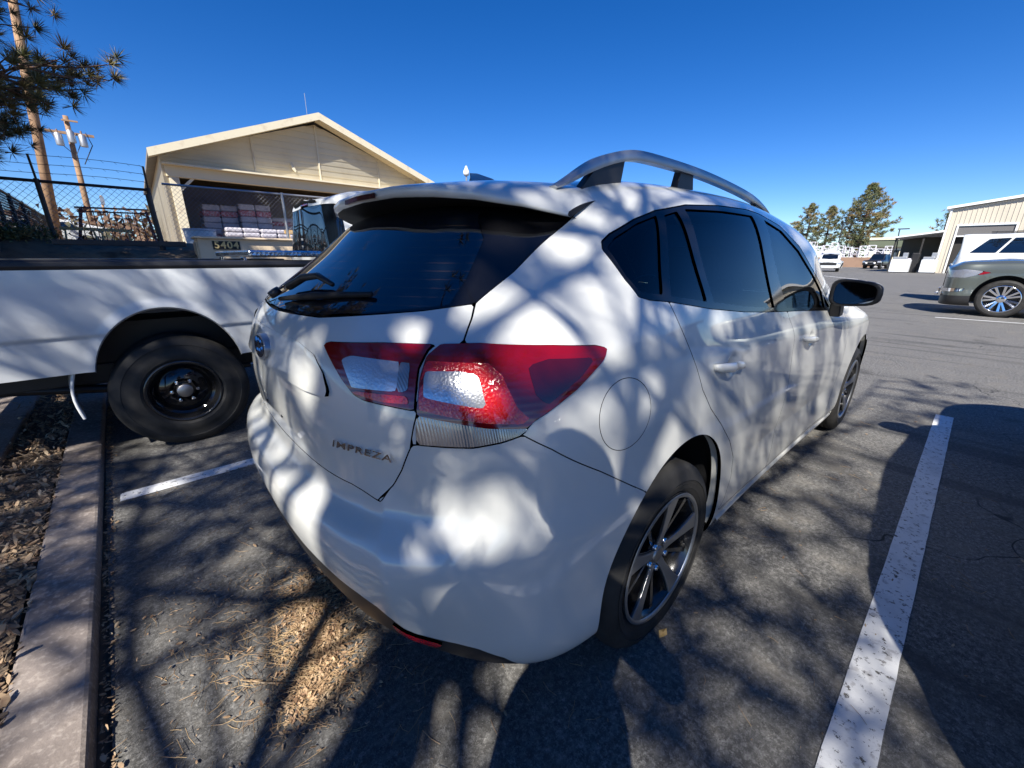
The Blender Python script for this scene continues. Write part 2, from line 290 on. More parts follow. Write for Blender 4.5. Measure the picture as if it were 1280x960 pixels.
# ------------------------------------------------------------ surface grids cut into panels
# rows bottom->top, columns rear centre -> right side -> front centre ; entries (x, outward y, z)
NET = [
 [(0.16,0,0.28),(0.165,0.22,0.28),(0.18,0.42,0.28),(0.23,0.58,0.27),(0.31,0.7,0.25),(0.41,0.77,0.23),(0.52,0.8,0.22),(0.76,0.8,0.2),(1.1,0.78,0.17),(1.6,0.77,0.165),(2.2,0.77,0.165),(2.8,0.77,0.17),(3.3,0.79,0.19),(3.7,0.8,0.2),(4.1,0.72,0.2),(4.3,0.45,0.2),(4.36,0,0.2)],
 [(0.085,0,0.32),(0.09,0.22,0.32),(0.11,0.43,0.32),(0.165,0.62,0.315),(0.265,0.76,0.295),(0.38,0.83,0.27),(0.51,0.862,0.26),(0.75,0.865,0.24),(1.1,0.845,0.2),(1.6,0.83,0.195),(2.2,0.83,0.195),(2.8,0.84,0.2),(3.3,0.86,0.23),(3.7,0.865,0.24),(4.12,0.77,0.25),(4.36,0.48,0.25),(4.43,0,0.25)],
 [(0,-0.005,0.44),(0.006,0.215,0.44),(0.032,0.435,0.44),(0.097,0.64,0.44),(0.212,0.78,0.44),(0.33,0.853,0.42),(0.5,0.875,0.42),(0.75,0.885,0.42),(1.1,0.868,0.4),(1.6,0.853,0.38),(2.2,0.853,0.38),(2.8,0.862,0.38),(3.3,0.885,0.4),(3.7,0.885,0.42),(4.14,0.8,0.42),(4.39,0.5,0.42),(4.46,0,0.42)],
 [(-0.022,0,0.63),(-0.016,0.22,0.63),(0.01,0.44,0.63),(0.075,0.645,0.63),(0.19,0.785,0.63),(0.33,0.853,0.63),(0.5,0.88,0.63),(0.75,0.887,0.63),(1.1,0.872,0.6),(1.6,0.862,0.58),(2.2,0.862,0.57),(2.8,0.87,0.56),(3.3,0.885,0.6),(3.7,0.885,0.62),(4.12,0.8,0.6),(4.36,0.5,0.6),(4.43,0,0.6)],
 [(0.045,0,0.71),(0.05,0.22,0.705),(0.072,0.43,0.7),(0.14,0.62,0.71),(0.235,0.762,0.73),(0.35,0.838,0.74),(0.5,0.868,0.74),(0.75,0.882,0.74),(1.1,0.872,0.72),(1.6,0.866,0.7),(2.2,0.866,0.69),(2.8,0.873,0.68),(3.3,0.883,0.72),(3.7,0.88,0.74),(4.1,0.79,0.7),(4.33,0.5,0.7),(4.4,0,0.7)],
 [(0.035,0,0.85),(0.042,0.22,0.85),(0.07,0.43,0.85),(0.15,0.62,0.86),(0.25,0.755,0.865),(0.365,0.83,0.87),(0.51,0.862,0.87),(0.75,0.876,0.86),(1.1,0.868,0.84),(1.6,0.862,0.83),(2.2,0.86,0.81),(2.8,0.865,0.8),(3.3,0.875,0.83),(3.7,0.865,0.84),(4.06,0.77,0.78),(4.26,0.5,0.78),(4.33,0,0.78)],
 [(0.045,0,0.98),(0.055,0.22,0.98),(0.09,0.43,0.985),(0.185,0.62,0.99),(0.29,0.74,1),(0.41,0.805,1),(0.55,0.838,1),(0.78,0.855,0.985),(1.1,0.855,0.955),(1.6,0.855,0.925),(2.2,0.852,0.895),(2.8,0.85,0.875),(3.3,0.84,0.9),(3.7,0.81,0.89),(4,0.72,0.86),(4.2,0.48,0.85),(4.27,0,0.85)],
 [(0.085,0,1.09),(0.098,0.21,1.09),(0.155,0.41,1.1),(0.3,0.575,1.12),(0.41,0.675,1.135),(0.52,0.745,1.145),(0.65,0.785,1.15),(0.83,0.808,1.14),(1.1,0.815,1.11),(1.6,0.818,1.065),(2.2,0.817,1.015),(2.8,0.81,0.975),(3.3,0.77,0.975),(3.65,0.73,0.945),(3.95,0.64,0.91),(4.12,0.42,0.89),(4.18,0,0.885)],
 [(0.185,0,1.17),(0.195,0.2,1.17),(0.245,0.385,1.175),(0.375,0.54,1.19),(0.5,0.635,1.2),(0.6,0.705,1.205),(0.71,0.748,1.21),(0.88,0.775,1.205),(1.15,0.785,1.185),(1.62,0.79,1.15),(2.2,0.787,1.105),(2.82,0.775,1.06),(3.25,0.7,0.985),(3.6,0.62,0.965),(3.85,0.53,0.925),(4.02,0.35,0.905),(4.14,0,0.895)],
 [(0.295,0,1.26),(0.31,0.19,1.26),(0.355,0.36,1.263),(0.465,0.5,1.27),(0.59,0.595,1.275),(0.69,0.66,1.285),(0.79,0.705,1.29),(0.95,0.735,1.29),(1.2,0.75,1.285),(1.64,0.755,1.265),(2.2,0.745,1.225),(2.8,0.735,1.13),(3.27,0.6,0.99),(3.6,0.5,0.975),(3.85,0.43,0.935),(4.02,0.28,0.91),(4.12,0,0.9)],
 [(0.415,0,1.362),(0.43,0.18,1.362),(0.47,0.34,1.358),(0.56,0.46,1.352),(0.69,0.555,1.345),(0.77,0.615,1.352),(0.86,0.655,1.362),(1.02,0.685,1.378),(1.25,0.7,1.395),(1.65,0.7,1.405),(2.2,0.69,1.365),(2.78,0.68,1.205),(3.3,0.45,0.995),(3.6,0.38,0.982),(3.87,0.33,0.94),(4.02,0.21,0.912),(4.1,0,0.905)],
 [(0.5,0,1.392),(0.51,0.13,1.392),(0.55,0.26,1.394),(0.63,0.38,1.396),(0.74,0.48,1.42),(0.81,0.54,1.428),(0.9,0.56,1.442),(1.05,0.575,1.46),(1.27,0.58,1.474),(1.66,0.585,1.479),(2.25,0.58,1.443),(2.8,0.6,1.235),(3.32,0.3,1),(3.6,0.26,0.987),(3.88,0.22,0.945),(4.02,0.14,0.913),(4.08,0,0.908)],
 [(0.56,0,1.41),(0.57,0.07,1.41),(0.61,0.14,1.42),(0.68,0.2,1.43),(0.77,0.25,1.463),(0.84,0.29,1.473),(0.93,0.3,1.486),(1.08,0.3,1.501),(1.3,0.3,1.5094),(1.7,0.3,1.5098),(2.33,0.3,1.4756),(2.85,0.33,1.255),(3.34,0.15,1),(3.6,0.13,0.99),(3.88,0.11,0.947),(4.02,0.07,0.914),(4.06,0,0.91)],
 [(0.62,0,1.43),(0.63,0,1.43),(0.66,0,1.44),(0.72,0,1.455),(0.78,0,1.473),(0.85,0,1.483),(0.93,0,1.496),(1.08,0,1.51),(1.3,0,1.518),(1.7,0,1.518),(2.36,0,1.483),(2.87,0,1.262),(3.35,0,1),(3.6,0,0.99),(3.88,0,0.947),(4.02,0,0.915),(4.05,0,0.912)],
]
def cspline(t,P,tt):
    n=len(t);h=np.diff(t);sh=(n,)+(1,)*(P.ndim-1)
    A=np.zeros((n,n));B=np.zeros_like(P);A[0,0]=A[-1,-1]=1
    for i in range(1,n-1):
        A[i,i-1]=h[i-1];A[i,i]=2*(h[i-1]+h[i]);A[i,i+1]=h[i]
        B[i]=6*((P[i+1]-P[i])/h[i]-(P[i]-P[i-1])/h[i-1])
    M=np.linalg.solve(A,B.reshape(n,-1)).reshape(P.shape)
    i=np.clip(np.searchsorted(t,tt,side='right')-1,0,n-2)
    e=(slice(None),)+(None,)*(P.ndim-1)
    a=(t[i+1]-tt)[e];b=(tt-t[i])[e];hh=h[i][e]
    return (M[i]*a**3+M[i+1]*b**3)/(6*hh)+(P[i]/hh-M[i]*hh/6)*a+(P[i+1]/hh-M[i+1]*hh/6)*b
def pchip(t,P,tt):
    h=np.diff(t);e=(slice(None),)+(None,)*(P.ndim-1);H=h[e];d=np.diff(P,axis=0)/H
    m=np.zeros_like(P);w1=2*H[1:]+H[:-1];w2=H[1:]+2*H[:-1]
    ok=d[1:]*d[:-1]>0
    with np.errstate(all='ignore'):
        v=(w1+w2)/(w1/d[:-1]+w2/d[1:])
    m[1:-1]=np.where(ok,v,0);m[0]=d[0];m[-1]=d[-1]
    i=np.clip(np.searchsorted(t,tt,side='right')-1,0,len(t)-2)
    s=((tt-t[i])/h[i])[e];hh=h[i][e]
    return P[i]*(2*s**3-3*s**2+1)+m[i]*hh*(s**3-2*s**2+s)+P[i+1]*(3*s**2-2*s**3)+m[i+1]*hh*(s**3-s**2)
def surface(net,nu=640,nv=230,smooth=14,lo=3,hi=8):
    N=np.array(net,float);N[...,1]*=-1;nc=N.shape[1];nr=N.shape[0]
    N=N.transpose(1,0,2)                       # cols, rows, 3
    mir=N*[1,-1,1]
    E=np.concatenate([mir[3:0:-1],N,mir[-2:-5:-1]])
    du=np.linalg.norm(np.diff(E[:,lo:hi],axis=0),axis=2).mean(1);t=np.concatenate([[0],np.cumsum(du)])
    # uniform in arc length along mean
    S=cspline(t,E,np.linspace(t[3],t[nc+2],nu))  # nu, rows,3
    m2=S*[1,-1,1]
    E2=np.concatenate([S,m2[:,-2:-5:-1]],axis=1).transpose(1,0,2)
    dv=np.linalg.norm(np.diff(E2,axis=0),axis=2);dv=dv[:,:int(nu*.75)].mean(1);t=np.concatenate([[0],np.cumsum(dv)])
    G=.5*pchip(t,E2,np.linspace(0,t[nr-1],nv))+.5*cspline(t,E2,np.linspace(0,t[nr-1],nv))
    G=G.transpose(1,0,2)                       # nu,nv,3
    def pad(G):
        mm=G*[1,-1,1]
        A=np.concatenate([mm[1:2],G,mm[-2:-1]]);mm=A*[1,-1,1]
        return np.concatenate([2*A[:,:1]-A[:,1:2],A,mm[:,-2:-1]],axis=1)
    for k in range(smooth):
        A=pad(G);G2=.25*(A[:-2,1:-1]+A[2:,1:-1]+A[1:-1,:-2]+A[1:-1,2:]);G=.5*G+.5*G2
    G[0,:,1]=0;G[-1,:,1]=0;G[:,-1,1]=0
    return G
def normals(G):
    a=np.gradient(G,axis=0);b=np.gradient(G,axis=1);n=np.cross(a,b);n/=np.linalg.norm(n,axis=2,keepdims=True)+1e-12
    if n[G.shape[0]//2,G.shape[1]//4,1]>0:n=-n
    return n
def vnet(st, hw, zb, tail_slope=.15, nose_slope=.1, cw=.12):
    """control net of a plain vehicle: st = stations (x, z_belt, z_top, w_top) tail -> nose"""
    cols = []
    def col(x, zbelt, ztop, wt, yf, sl, w):
        yt = wt*yf; ys = w*yf
        zs = [zb-.04, zb+.04, zb+.35*(zbelt-zb), zbelt-.13, zbelt-.01, zbelt+.34*(ztop-zbelt), zbelt+.7*(ztop-zbelt), ztop-.035, ztop, ztop+.015]
        ws = [ys*.94, ys, ys*1.012, ys, ys*.965, ys*.965+(yt-ys*.965)*.4, ys*.965+(yt-ys*.965)*.78, yt, yt*.6, 0]
        return [(x + (sl*(z-zbelt) if z > zbelt else -sl*.15*(z-zbelt)), q, z) for z, q in zip(zs, ws)]
    x0, b0, t0, w0 = st[0]; x1, b1, t1, w1 = st[-1]
    cols.append(col(x0, b0, t0, w0, 0, tail_slope, hw)); cols.append(col(x0+.01, b0, t0, w0, .55, tail_slope, hw))
    cols.append(col(x0+.05, b0, t0, w0, .9, tail_slope, hw))
    for x, b, t, w in st[1:-1]: cols.append(col(x, b, t, w, 1, 0, hw))
    cols.append(col(x1-cw, b1, t1, w1, .93, -nose_slope, hw)); cols.append(col(x1-.03, b1, t1, w1, .6, -nose_slope, hw))
    cols.append(col(x1, b1, t1, w1, 0, -nose_slope, hw))
    return [list(r) for r in zip(*cols)]
def sdf(px, py, poly):
    """signed distance, positive inside"""
    P = np.array(poly, float); d = np.full(px.shape, 1e9); ins = np.zeros(px.shape, bool)
    for i in range(len(P)):
        a, b = P[i-1], P[i]; e = b-a; L = e@e+1e-12
        t = np.clip(((px-a[0])*e[0]+(py-a[1])*e[1])/L, 0, 1)
        d = np.minimum(d, np.hypot(px-a[0]-t*e[0], py-a[1]-t*e[1]))
        c = ((a[1] <= py) != (b[1] <= py))
        with np.errstate(all='ignore'):
            xi = a[0]+(py-a[1])/(b[1]-a[1])*e[0]
        ins ^= c & (px < xi)
    return np.where(ins, d, -d)
def cut(G, N, F, off=0., skirt=.0, side='both', name='panel', m=None, parent=None, skirt_center=False):
    """the part of the surface where F > 0, as ONE mesh; skirt gives the panel an edge of real depth"""
    nu, nv = F.shape; f = F.ravel().copy(); f[np.abs(f) < 2e-5] = 2e-5
    P = (G + N*(off if np.isscalar(off) else off[..., None])).reshape(-1, 3); NN = N.reshape(-1, 3)
    i, j = np.meshgrid(np.arange(nu-1), np.arange(nv-1), indexing='ij'); a = (i*nv+j).ravel()
    Q = np.stack([a, a+nv, a+nv+1, a+1], 1)
    c = Q.shape[0]; ins = f[Q] > 0; k = ins.sum(1)
    full = Q[k == 4]; mix = Q[(k > 0) & (k < 4)]
    vx = []; nx = []; cache = {}; base = len(P); polys = []
    for q in mix:
        out = []
        for s in range(4):
            A, B = int(q[s]), int(q[(s+1) % 4]); fa, fb = f[A], f[B]
            if fa > 0: out.append(A)
            if (fa > 0) != (fb > 0):
                key = (min(A, B), max(A, B))
                if key not in cache:
                    t = f[key[0]]/(f[key[0]]-f[key[1]]); cache[key] = base+len(vx)
                    vx.append(P[key[0]]*(1-t)+P[key[1]]*t); nn = NN[key[0]]*(1-t)+NN[key[1]]*t; nx.append(nn/np.linalg.norm(nn))
                out.append(cache[key])
        if len(out) > 2: polys.append(out)
    V = np.concatenate([P, np.array(vx).reshape(-1, 3)]); W = np.concatenate([NN, np.array(nx).reshape(-1, 3)])
    faces = full.tolist()+polys
    if not faces: return None
    q0 = faces[len(faces)//2]; fn = np.cross(V[q0[1]]-V[q0[0]], V[q0[2]]-V[q0[0]])
    if fn @ W[q0[0]] < 0: faces = [p[::-1] for p in faces]
    used = np.unique(np.concatenate([np.array(p) for p in faces])); rm = np.full(len(V), -1); rm[used] = np.arange(len(used))
    V = V[used]; W = W[used]; faces = [[int(rm[x]) for x in p] for p in faces]
    if skirt:
        ed = {}
        for p in faces:
            for s in range(len(p)):
                A, B = p[s], p[(s+1) % len(p)]; key = (min(A, B), max(A, B))
                if key in ed: ed[key] = None
                else: ed[key] = (A, B)
        sv = []; sn = []
        for e in ed.values():
            if e is None: continue
            A, B = e
            if not skirt_center and abs(V[A][1]) < 1e-4 and abs(V[B][1]) < 1e-4: continue
            n = np.cross(V[A]-V[B], -(W[A])); n = n/(np.linalg.norm(n)+1e-9); o = len(V)+len(sv)
            sv += [V[B], V[A], V[A]-W[A]*skirt, V[B]-W[B]*skirt]; sn += [-n]*4; faces.append([o, o+1, o+2, o+3])
        if sv: V = np.concatenate([V, np.array(sv)]); W = np.concatenate([W, np.array(sn)])
    if side in ('both', 'left'):
        Vm = V*[1, -1, 1]; Wm = W*[1, -1, 1]; fm = [p[::-1] for p in faces]
        if side == 'left': V, W, faces = Vm, Wm, fm
        else:
            o = len(V); V = np.concatenate([V, Vm]); W = np.concatenate([W, Wm]); faces = faces+[[x+o for x in p] for p in fm]
    return mesh(name, V, faces, m, parent, normals=W)

def surf_y(G, x, z, k0=0, k1=None):
    """outward half width of the side surface at (x, z)"""
    g = G[:, k0:k1].reshape(-1, 3); d = (g[:, 0]-x)**2+(g[:, 2]-z)**2 + (g[:, 1] > -.3)*9; i = np.argpartition(d, 4)[:4]; w = 1/(d[i]+1e-7); return float(-(g[i, 1]*w).sum()/w.sum())

def tyre_and_rim(parent, y, x, R, w, rim_r, style, out=-1, name='wheel'):
    """wheel centred at (x, y(outer face), R); out = sign of the outward direction on y"""
    wh = bpy.data.objects.new(name, None); link(wh, parent); wh.location = (x, y, R)
    s = out
    t = MB(); k = R
    hh = R-.045-rim_r-.03; prof = [(rim_r, -.012), (rim_r+.012, 0), (rim_r+.018, .001), (rim_r+.021, .004), (rim_r+.03, .004), (rim_r+.03+hh*.38, .007), (rim_r+.03+hh*.42, .0045), (rim_r+.03+hh*.85, .006), (rim_r+.03+hh*.88, .0085), (R-.045, .0065), (R-.018, -.004), (R-.004, -.02), (R, -.035)]
    gro = []
    nb = 5
    for q in range(nb):
        a = -.035-(w-.07)*q/nb; b = -.035-(w-.07)*(q+1)/nb
        gro += [(R, a), (R, b+.012), (R-.007, b+.010), (R-.007, b+.002)] if q < nb-1 else [(R, a), (R, b)]
    prof += gro + [(R-.004, -w+.02), (R-.02, -w+.004), (R-.05, -w), (rim_r, -w+.012)]
    t.lathe([(r, h*s) for r, h in prof], n=96)
    t.build('tyre', M['rubber'], wh, smooth=True, auto=40)
    b = MB(); b.lathe([(r, h*s) for r, h in [(rim_r+.004, -.004), (rim_r-.006, .002), (rim_r-.014, -.004), (rim_r-.022, -.03), (rim_r-.035, -.06), (rim_r-.03, -w+.03)]], n=96)
    b.build('rim_barrel', M['alloy_dark'] if style != 'chrome' else M['chrome'], wh, smooth=True)
    if style == 'twotone':
        e = MB(); e.lathe([(rim_r+.001, .001*s), (rim_r-.003, .0045*s), (rim_r-.010, .0035*s), (rim_r-.013, -.003*s)], n=96); e.build('rim_edge', M['alloy'], wh, smooth=True)
        rr = rim_r-.012
        dk = MB(); fc = MB()
        for q in range(5):
            a0 = 2*PI*q/5+R_(14)
            def pt(r, off, h, a=a0):
                return (r*math.cos(a)-off*math.sin(a), h*s, r*math.sin(a)+off*math.cos(a))
            def bar(mb, rs, wl, wr, top, bot, a=a0):
                vs = []
                for r, l, g, h, z in zip(rs, wl, wr, top, bot):
                    vs += [pt(r, -l, h, a), pt(r, g, h, a), pt(r, g, z, a), pt(r, -l, z, a)]
                k = len(rs); fs = [(i*4+j, i*4+(j+1) % 4, i*4+4+(j+1) % 4, i*4+4+j) for i in range(k-1) for j in range(4)]
                mb.add(vs, fs+[(0, 1, 2, 3), (4*k-4, 4*k-3, 4*k-2, 4*k-1)])
            bar(fc, [.036, .07, .12, .17, rr], [.015, .014, .018, .025, .034], [.015, .014, .018, .025, .034], [-.022, -.018, -.011, -.005, -.001], [-.030, -.026, -.020, -.014, -.010])
            bar(dk, [.03, .07, .12, .17, rr+.004], [.021, .018, .022, .029, .038], [.021, .018, .022, .029, .038], [-.0305, -.0265, -.0205, -.0145, -.0105], [-.06, -.055, -.05, -.045, -.04])
            for da in (R_(36),):
                bar(dk, [.04, .1, .16, rr+.004], [.007, .007, .008, .011], [.007, .007, .008, .011], [-.034, -.028, -.02, -.014], [-.06, -.055, -.05, -.045], a0+da)
        dk.lathe([(.062, -.07*s), (.062, -.036*s), (.05, -.028*s), (.031, -.026*s), (.0, -.03*s)], n=40)
        dk.build('rim_spokes', M['alloy_dark'], wh); fc.build('spoke_faces', M['alloy'], wh, bevel=.002)
        cp = MB(); cp.lathe([(.031, -.027*s), (.029, -.020*s), (.02, -.017*s), (0, -.0165*s)], n=40); cp.build('centre_cap', M['steel'], wh, smooth=True)
        for q in range(5):
            nb_ = MB(); a = 2*PI*q/5+R_(50); nb_.lathe([(.010, -.035*s), (.010, -.018*s), (.005, -.015*s), (0, -.015*s)], c=(.05*math.cos(a), 0, .05*math.sin(a)), n=10); nb_.build('wheel_nut', M['chrome'], wh, smooth=True)
        dsc = MB(); dsc.lathe([(.0, -.09*s), (.07, -.088*s), (.075, -.10*s), (.135, -.10*s), (.135, -.115*s)], n=64); dsc.build('brake_disc', M['steel'], wh, smooth=True, auto=40)
        ca = MB(); ca.box((.11*.8, -.105*s, -.05), (.07, .08, .10)); ca.build('brake_caliper', M['trim'], wh, bevel=.01)
    elif style == 'steel':
        d = MB(); d.lathe([(rim_r-.02, -.05*s), (rim_r-.05, -.075*s), (.11, -.05*s), (.08, -.045*s), (.06, -.07*s), (0, -.07*s)], n=64); d.build('rim_face', M['gloss_black'], wh, smooth=True, auto=40)
        h = MB(); h.lathe([(.045, -.07*s), (.043, -.02*s), (.03, -.012*s), (0, -.011*s)], n=32); h.build('hub_cap', M['steel'], wh, smooth=True, auto=40)
        for q in range(6):
            nn = MB(); a = 2*PI*q/6; nn.lathe([(.011, -.05*s), (.011, -.025*s), (0, -.023*s)], c=(.07*math.cos(a), 0, .07*math.sin(a)), n=8); nn.build('wheel_nut', M['chrome'], wh)
    elif style == 'chrome':
        d = MB()
        for q in range(7):
            for da in (-.16, .16):
                a = 2*PI*q/7+da*1.1; a1 = 2*PI*q/7+da*.55
                p = lambda r, o, h, a: (r*math.cos(a)-o*math.sin(a), h*s, r*math.sin(a)+o*math.cos(a))
                vs = [p(.05, -.016, -.03, a1), p(.05, .016, -.03, a1), p(rim_r-.012, .022, -.006, a), p(rim_r-.012, -.022, -.006, a),
                      p(.05, -.016, -.07, a1), p(.05, .016, -.07, a1), p(rim_r-.012, .022, -.04, a), p(rim_r-.012, -.022, -.04, a)]
                d.add(vs, [(0,1,2,3),(7,6,5,4),(0,4,5,1),(1,5,6,2),(2,6,7,3),(3,7,4,0)])
        d.lathe([(.085, -.06*s), (.08, -.025*s), (.05, -.012*s), (0, -.01*s)], n=40)
        d.build('rim_spokes', M['chrome'], wh, bevel=.003)
        bk = MB(); bk.lathe([(0, -.11*s), (rim_r-.02, -.11*s)], n=40); bk.build('rim_well', M['gap'], wh)
    elif style == 'plain':
        d = MB(); d.lathe([(rim_r-.01, -.03*s), (rim_r*.7, -.05*s), (rim_r*.3, -.03*s), (0, -.03*s)], n=32); d.build('rim_face', M['steel'], wh, smooth=True)
    return wh

def arch_parts(G, parent, cx, cz, ra, rb, rz, m_lip, m_in, depth=.33, flange=.035, smooth_y=None):
    """the flange and the dark wheel house of one arch, both sides: ONE mesh each"""
    for sgn in (-1, 1):
        lip = MB(); hs = MB(); pl = []
        for k in range(49):
            a = R_(-14 + 208*k/48); rx = ra if math.cos(a) < 0 else rb
            x = cx+rx*math.cos(a); z = cz+rz*math.sin(a)
            pl.append((x, surf_y(G, x, z), z, math.cos(a), math.sin(a)))
        ys = np.array([p[1] for p in pl]); ys = np.convolve(np.pad(ys, 3, mode='edge'), np.ones(7)/7, 'valid')
        vs = []
        for (x, y, z, c, s_), y2 in zip(pl, ys):
            y2 = y2-.002
            vs += [(x+c*.006, sgn*y2, z+s_*.006), (x+c*.004, sgn*(y2-flange), z+s_*.004), (x+c*.03, sgn*(y2-flange-.004), z+s_*.03), (x+c*.035, sgn*(y2-depth), z+s_*.035)]
        fs = [(4*i+j, 4*i+4+j, 4*i+5+j, 4*i+1+j) for i in range(48) for j in (0, )]
        lip.add(vs, fs)
        hs.add(vs, [(4*i+j, 4*i+4+j, 4*i+5+j, 4*i+1+j) for i in range(48) for j in (1, 2)])
        n = len(hs.v); ring = [(v[0], v[1], v[2]) for v in vs[3::4]]
        hs.add(ring+[(cx, sgn*(float(ys.mean())-depth), cz-.05)], [(i, i+1, 49) for i in range(48)])
        lip.build('arch_lip', m_lip, parent, smooth=True); hs.build('wheel_housing', m_in, parent, smooth=True, auto=40)

# ------------------------------------------------------------ setting
def build_setting():
    def sheet(name, poly, z, m):
        o = mesh(name, [(x, y, z) for x, y in poly], [tuple(range(len(poly)))], m); tag(o, kind='structure'); return o
    sheet('ground', [(-600, -600), (600, -600), (600, 600), (-600, 600)], -.03, M['desert'])
    sheet('parking_lot', [(-.36, -60), (160, -60), (160, 60), (14, 60), (14, 7.2), (-.6, 7.2), (-.30, 1.08)], 0, M['asphalt'])
    # raised bed and bank behind the kerb
    nx, ny = 110, 120; X = np.concatenate([np.linspace(-40, -7, 20), np.linspace(-6.5, 16, 90)]); Y = np.concatenate([np.linspace(-30, -1, 20), np.linspace(-.5, 45, 100)])
    vs = []; rng = np.random.RandomState(3)
    for x in X:
        for y in Y:
            edge = -.335-.036*(y-1.1)-.19
            bank = 1.38*float(np.clip((y-6.9)/1.5, 0, 1))**.8 + .22*float(np.clip((y-9)/9, 0, 1))
            if x > edge:                      # on the lot side only the bank counts
                z = bank*float(np.clip((14.5-x)/2.5, 0, 1)) if y > 6.9 else -.02
                if bank <= 0: z = -.02
            else: z = .035 + bank*float(np.clip((14-x)/3, 0, 1))
            z += rng.uniform(-.012, .012)*(1 if z > .05 else 0)+(rng.uniform(-.05, .05) if z > .8 else 0)
            vs.append((x, y, z))
    n = len(Y)
    fs = [(i*n+j, (i+1)*n+j, (i+1)*n+j+1, i*n+j+1) for i in range(len(X)-1) for j in range(n-1)]
    o = mesh('earth_bank', vs, fs, M['earth'], smooth=True); tag(o, kind='structure')
    # level bed right behind the kerb
    bed = [(-.52-.036*(y-1.1)+.0, y) for y in (-12, 6.95)]
    o = mesh('planting_bed', [(bed[0][0], -12, .052), (bed[1][0], 6.95, .052), (-7, 6.95, .052), (-7, -12, .052)], [(0, 1, 2, 3)], M['dirt']); tag(o, kind='structure')
    # kerb in cast lengths
    kb = MB(); y = -12.
    while y < 7.1:
        y2 = min(y+2.6, 7.15); a = -.335-.036*(y-1.1); b = -.335-.036*(y2-.012-1.1); w = .175
        kb.add([(a, y, -.02), (b, y2-.012, -.02), (b-w, y2-.012, -.02), (a-w, y, -.02), (a-.003, y, .055), (b-.003, y2-.012, .055), (b-w, y2-.012, .062), (a-w, y, .062)],
               [(3,2,1,0),(4,5,6,7),(0,1,5,4),(1,2,6,5),(2,3,7,6),(3,0,4,7)]); y = y2
    tag(kb.build('kerb', M['concrete'], bevel=.012), kind='structure')
    pt = MB(); pt.add([(-.82, 2.2, .03), (-.93, 6.9, .03), (-1.35, 6.9, .03), (-1.25, 2.2, .03), (-.82, 2.2, .085), (-.93, 6.9, .085), (-1.35, 6.9, .085), (-1.25, 2.2, .085)], [(3,2,1,0),(4,5,6,7),(0,1,5,4),(1,2,6,5),(2,3,7,6),(3,0,4,7)])
    tag(pt.build('path', M['concrete'], bevel=.01), kind='structure')
    # painted stall lines
    def line(name, x0, x1, y, w, lab):
        me = []; n = 60; rng = np.random.RandomState(int(abs(y*10))+1); fs = []
        for i in range(n+1):
            x = x0+(x1-x0)*i/n; j = rng.uniform(-.001, .001, 2); me += [(x, y-w/2+j[0], .004), (x, y+w/2+j[1], .004)]
        for i in range(n): fs.append((2*i, 2*i+2, 2*i+3, 2*i+1))
        o = mesh(name, me, fs, M['line']); tag(o, kind='structure')
    line('stall_line', -.33, 4.72, 2.79, .10, '')
    line('stall_line', .0, 4.75, -.055, .105, '')
    line('stall_line', 0., 4.75, -2.9, .10, ''); line('stall_line', 0., 4.75, 5.62, .10, '')
    o = mesh('stall_line', [(13.05, .5, .004), (13.15, .5, .004), (13.7, -5, .004), (13.6, -5, .004)], [(0, 1, 2, 3)], M['line']); tag(o, kind='structure')
    o = mesh('stall_line', [(41, 9.6, .004), (41.3, 9.6, .004), (34, 5.2, .004), (33.7, 5.2, .004)], [(0, 1, 2, 3)], M['line']); tag(o, kind='structure')
build_setting()
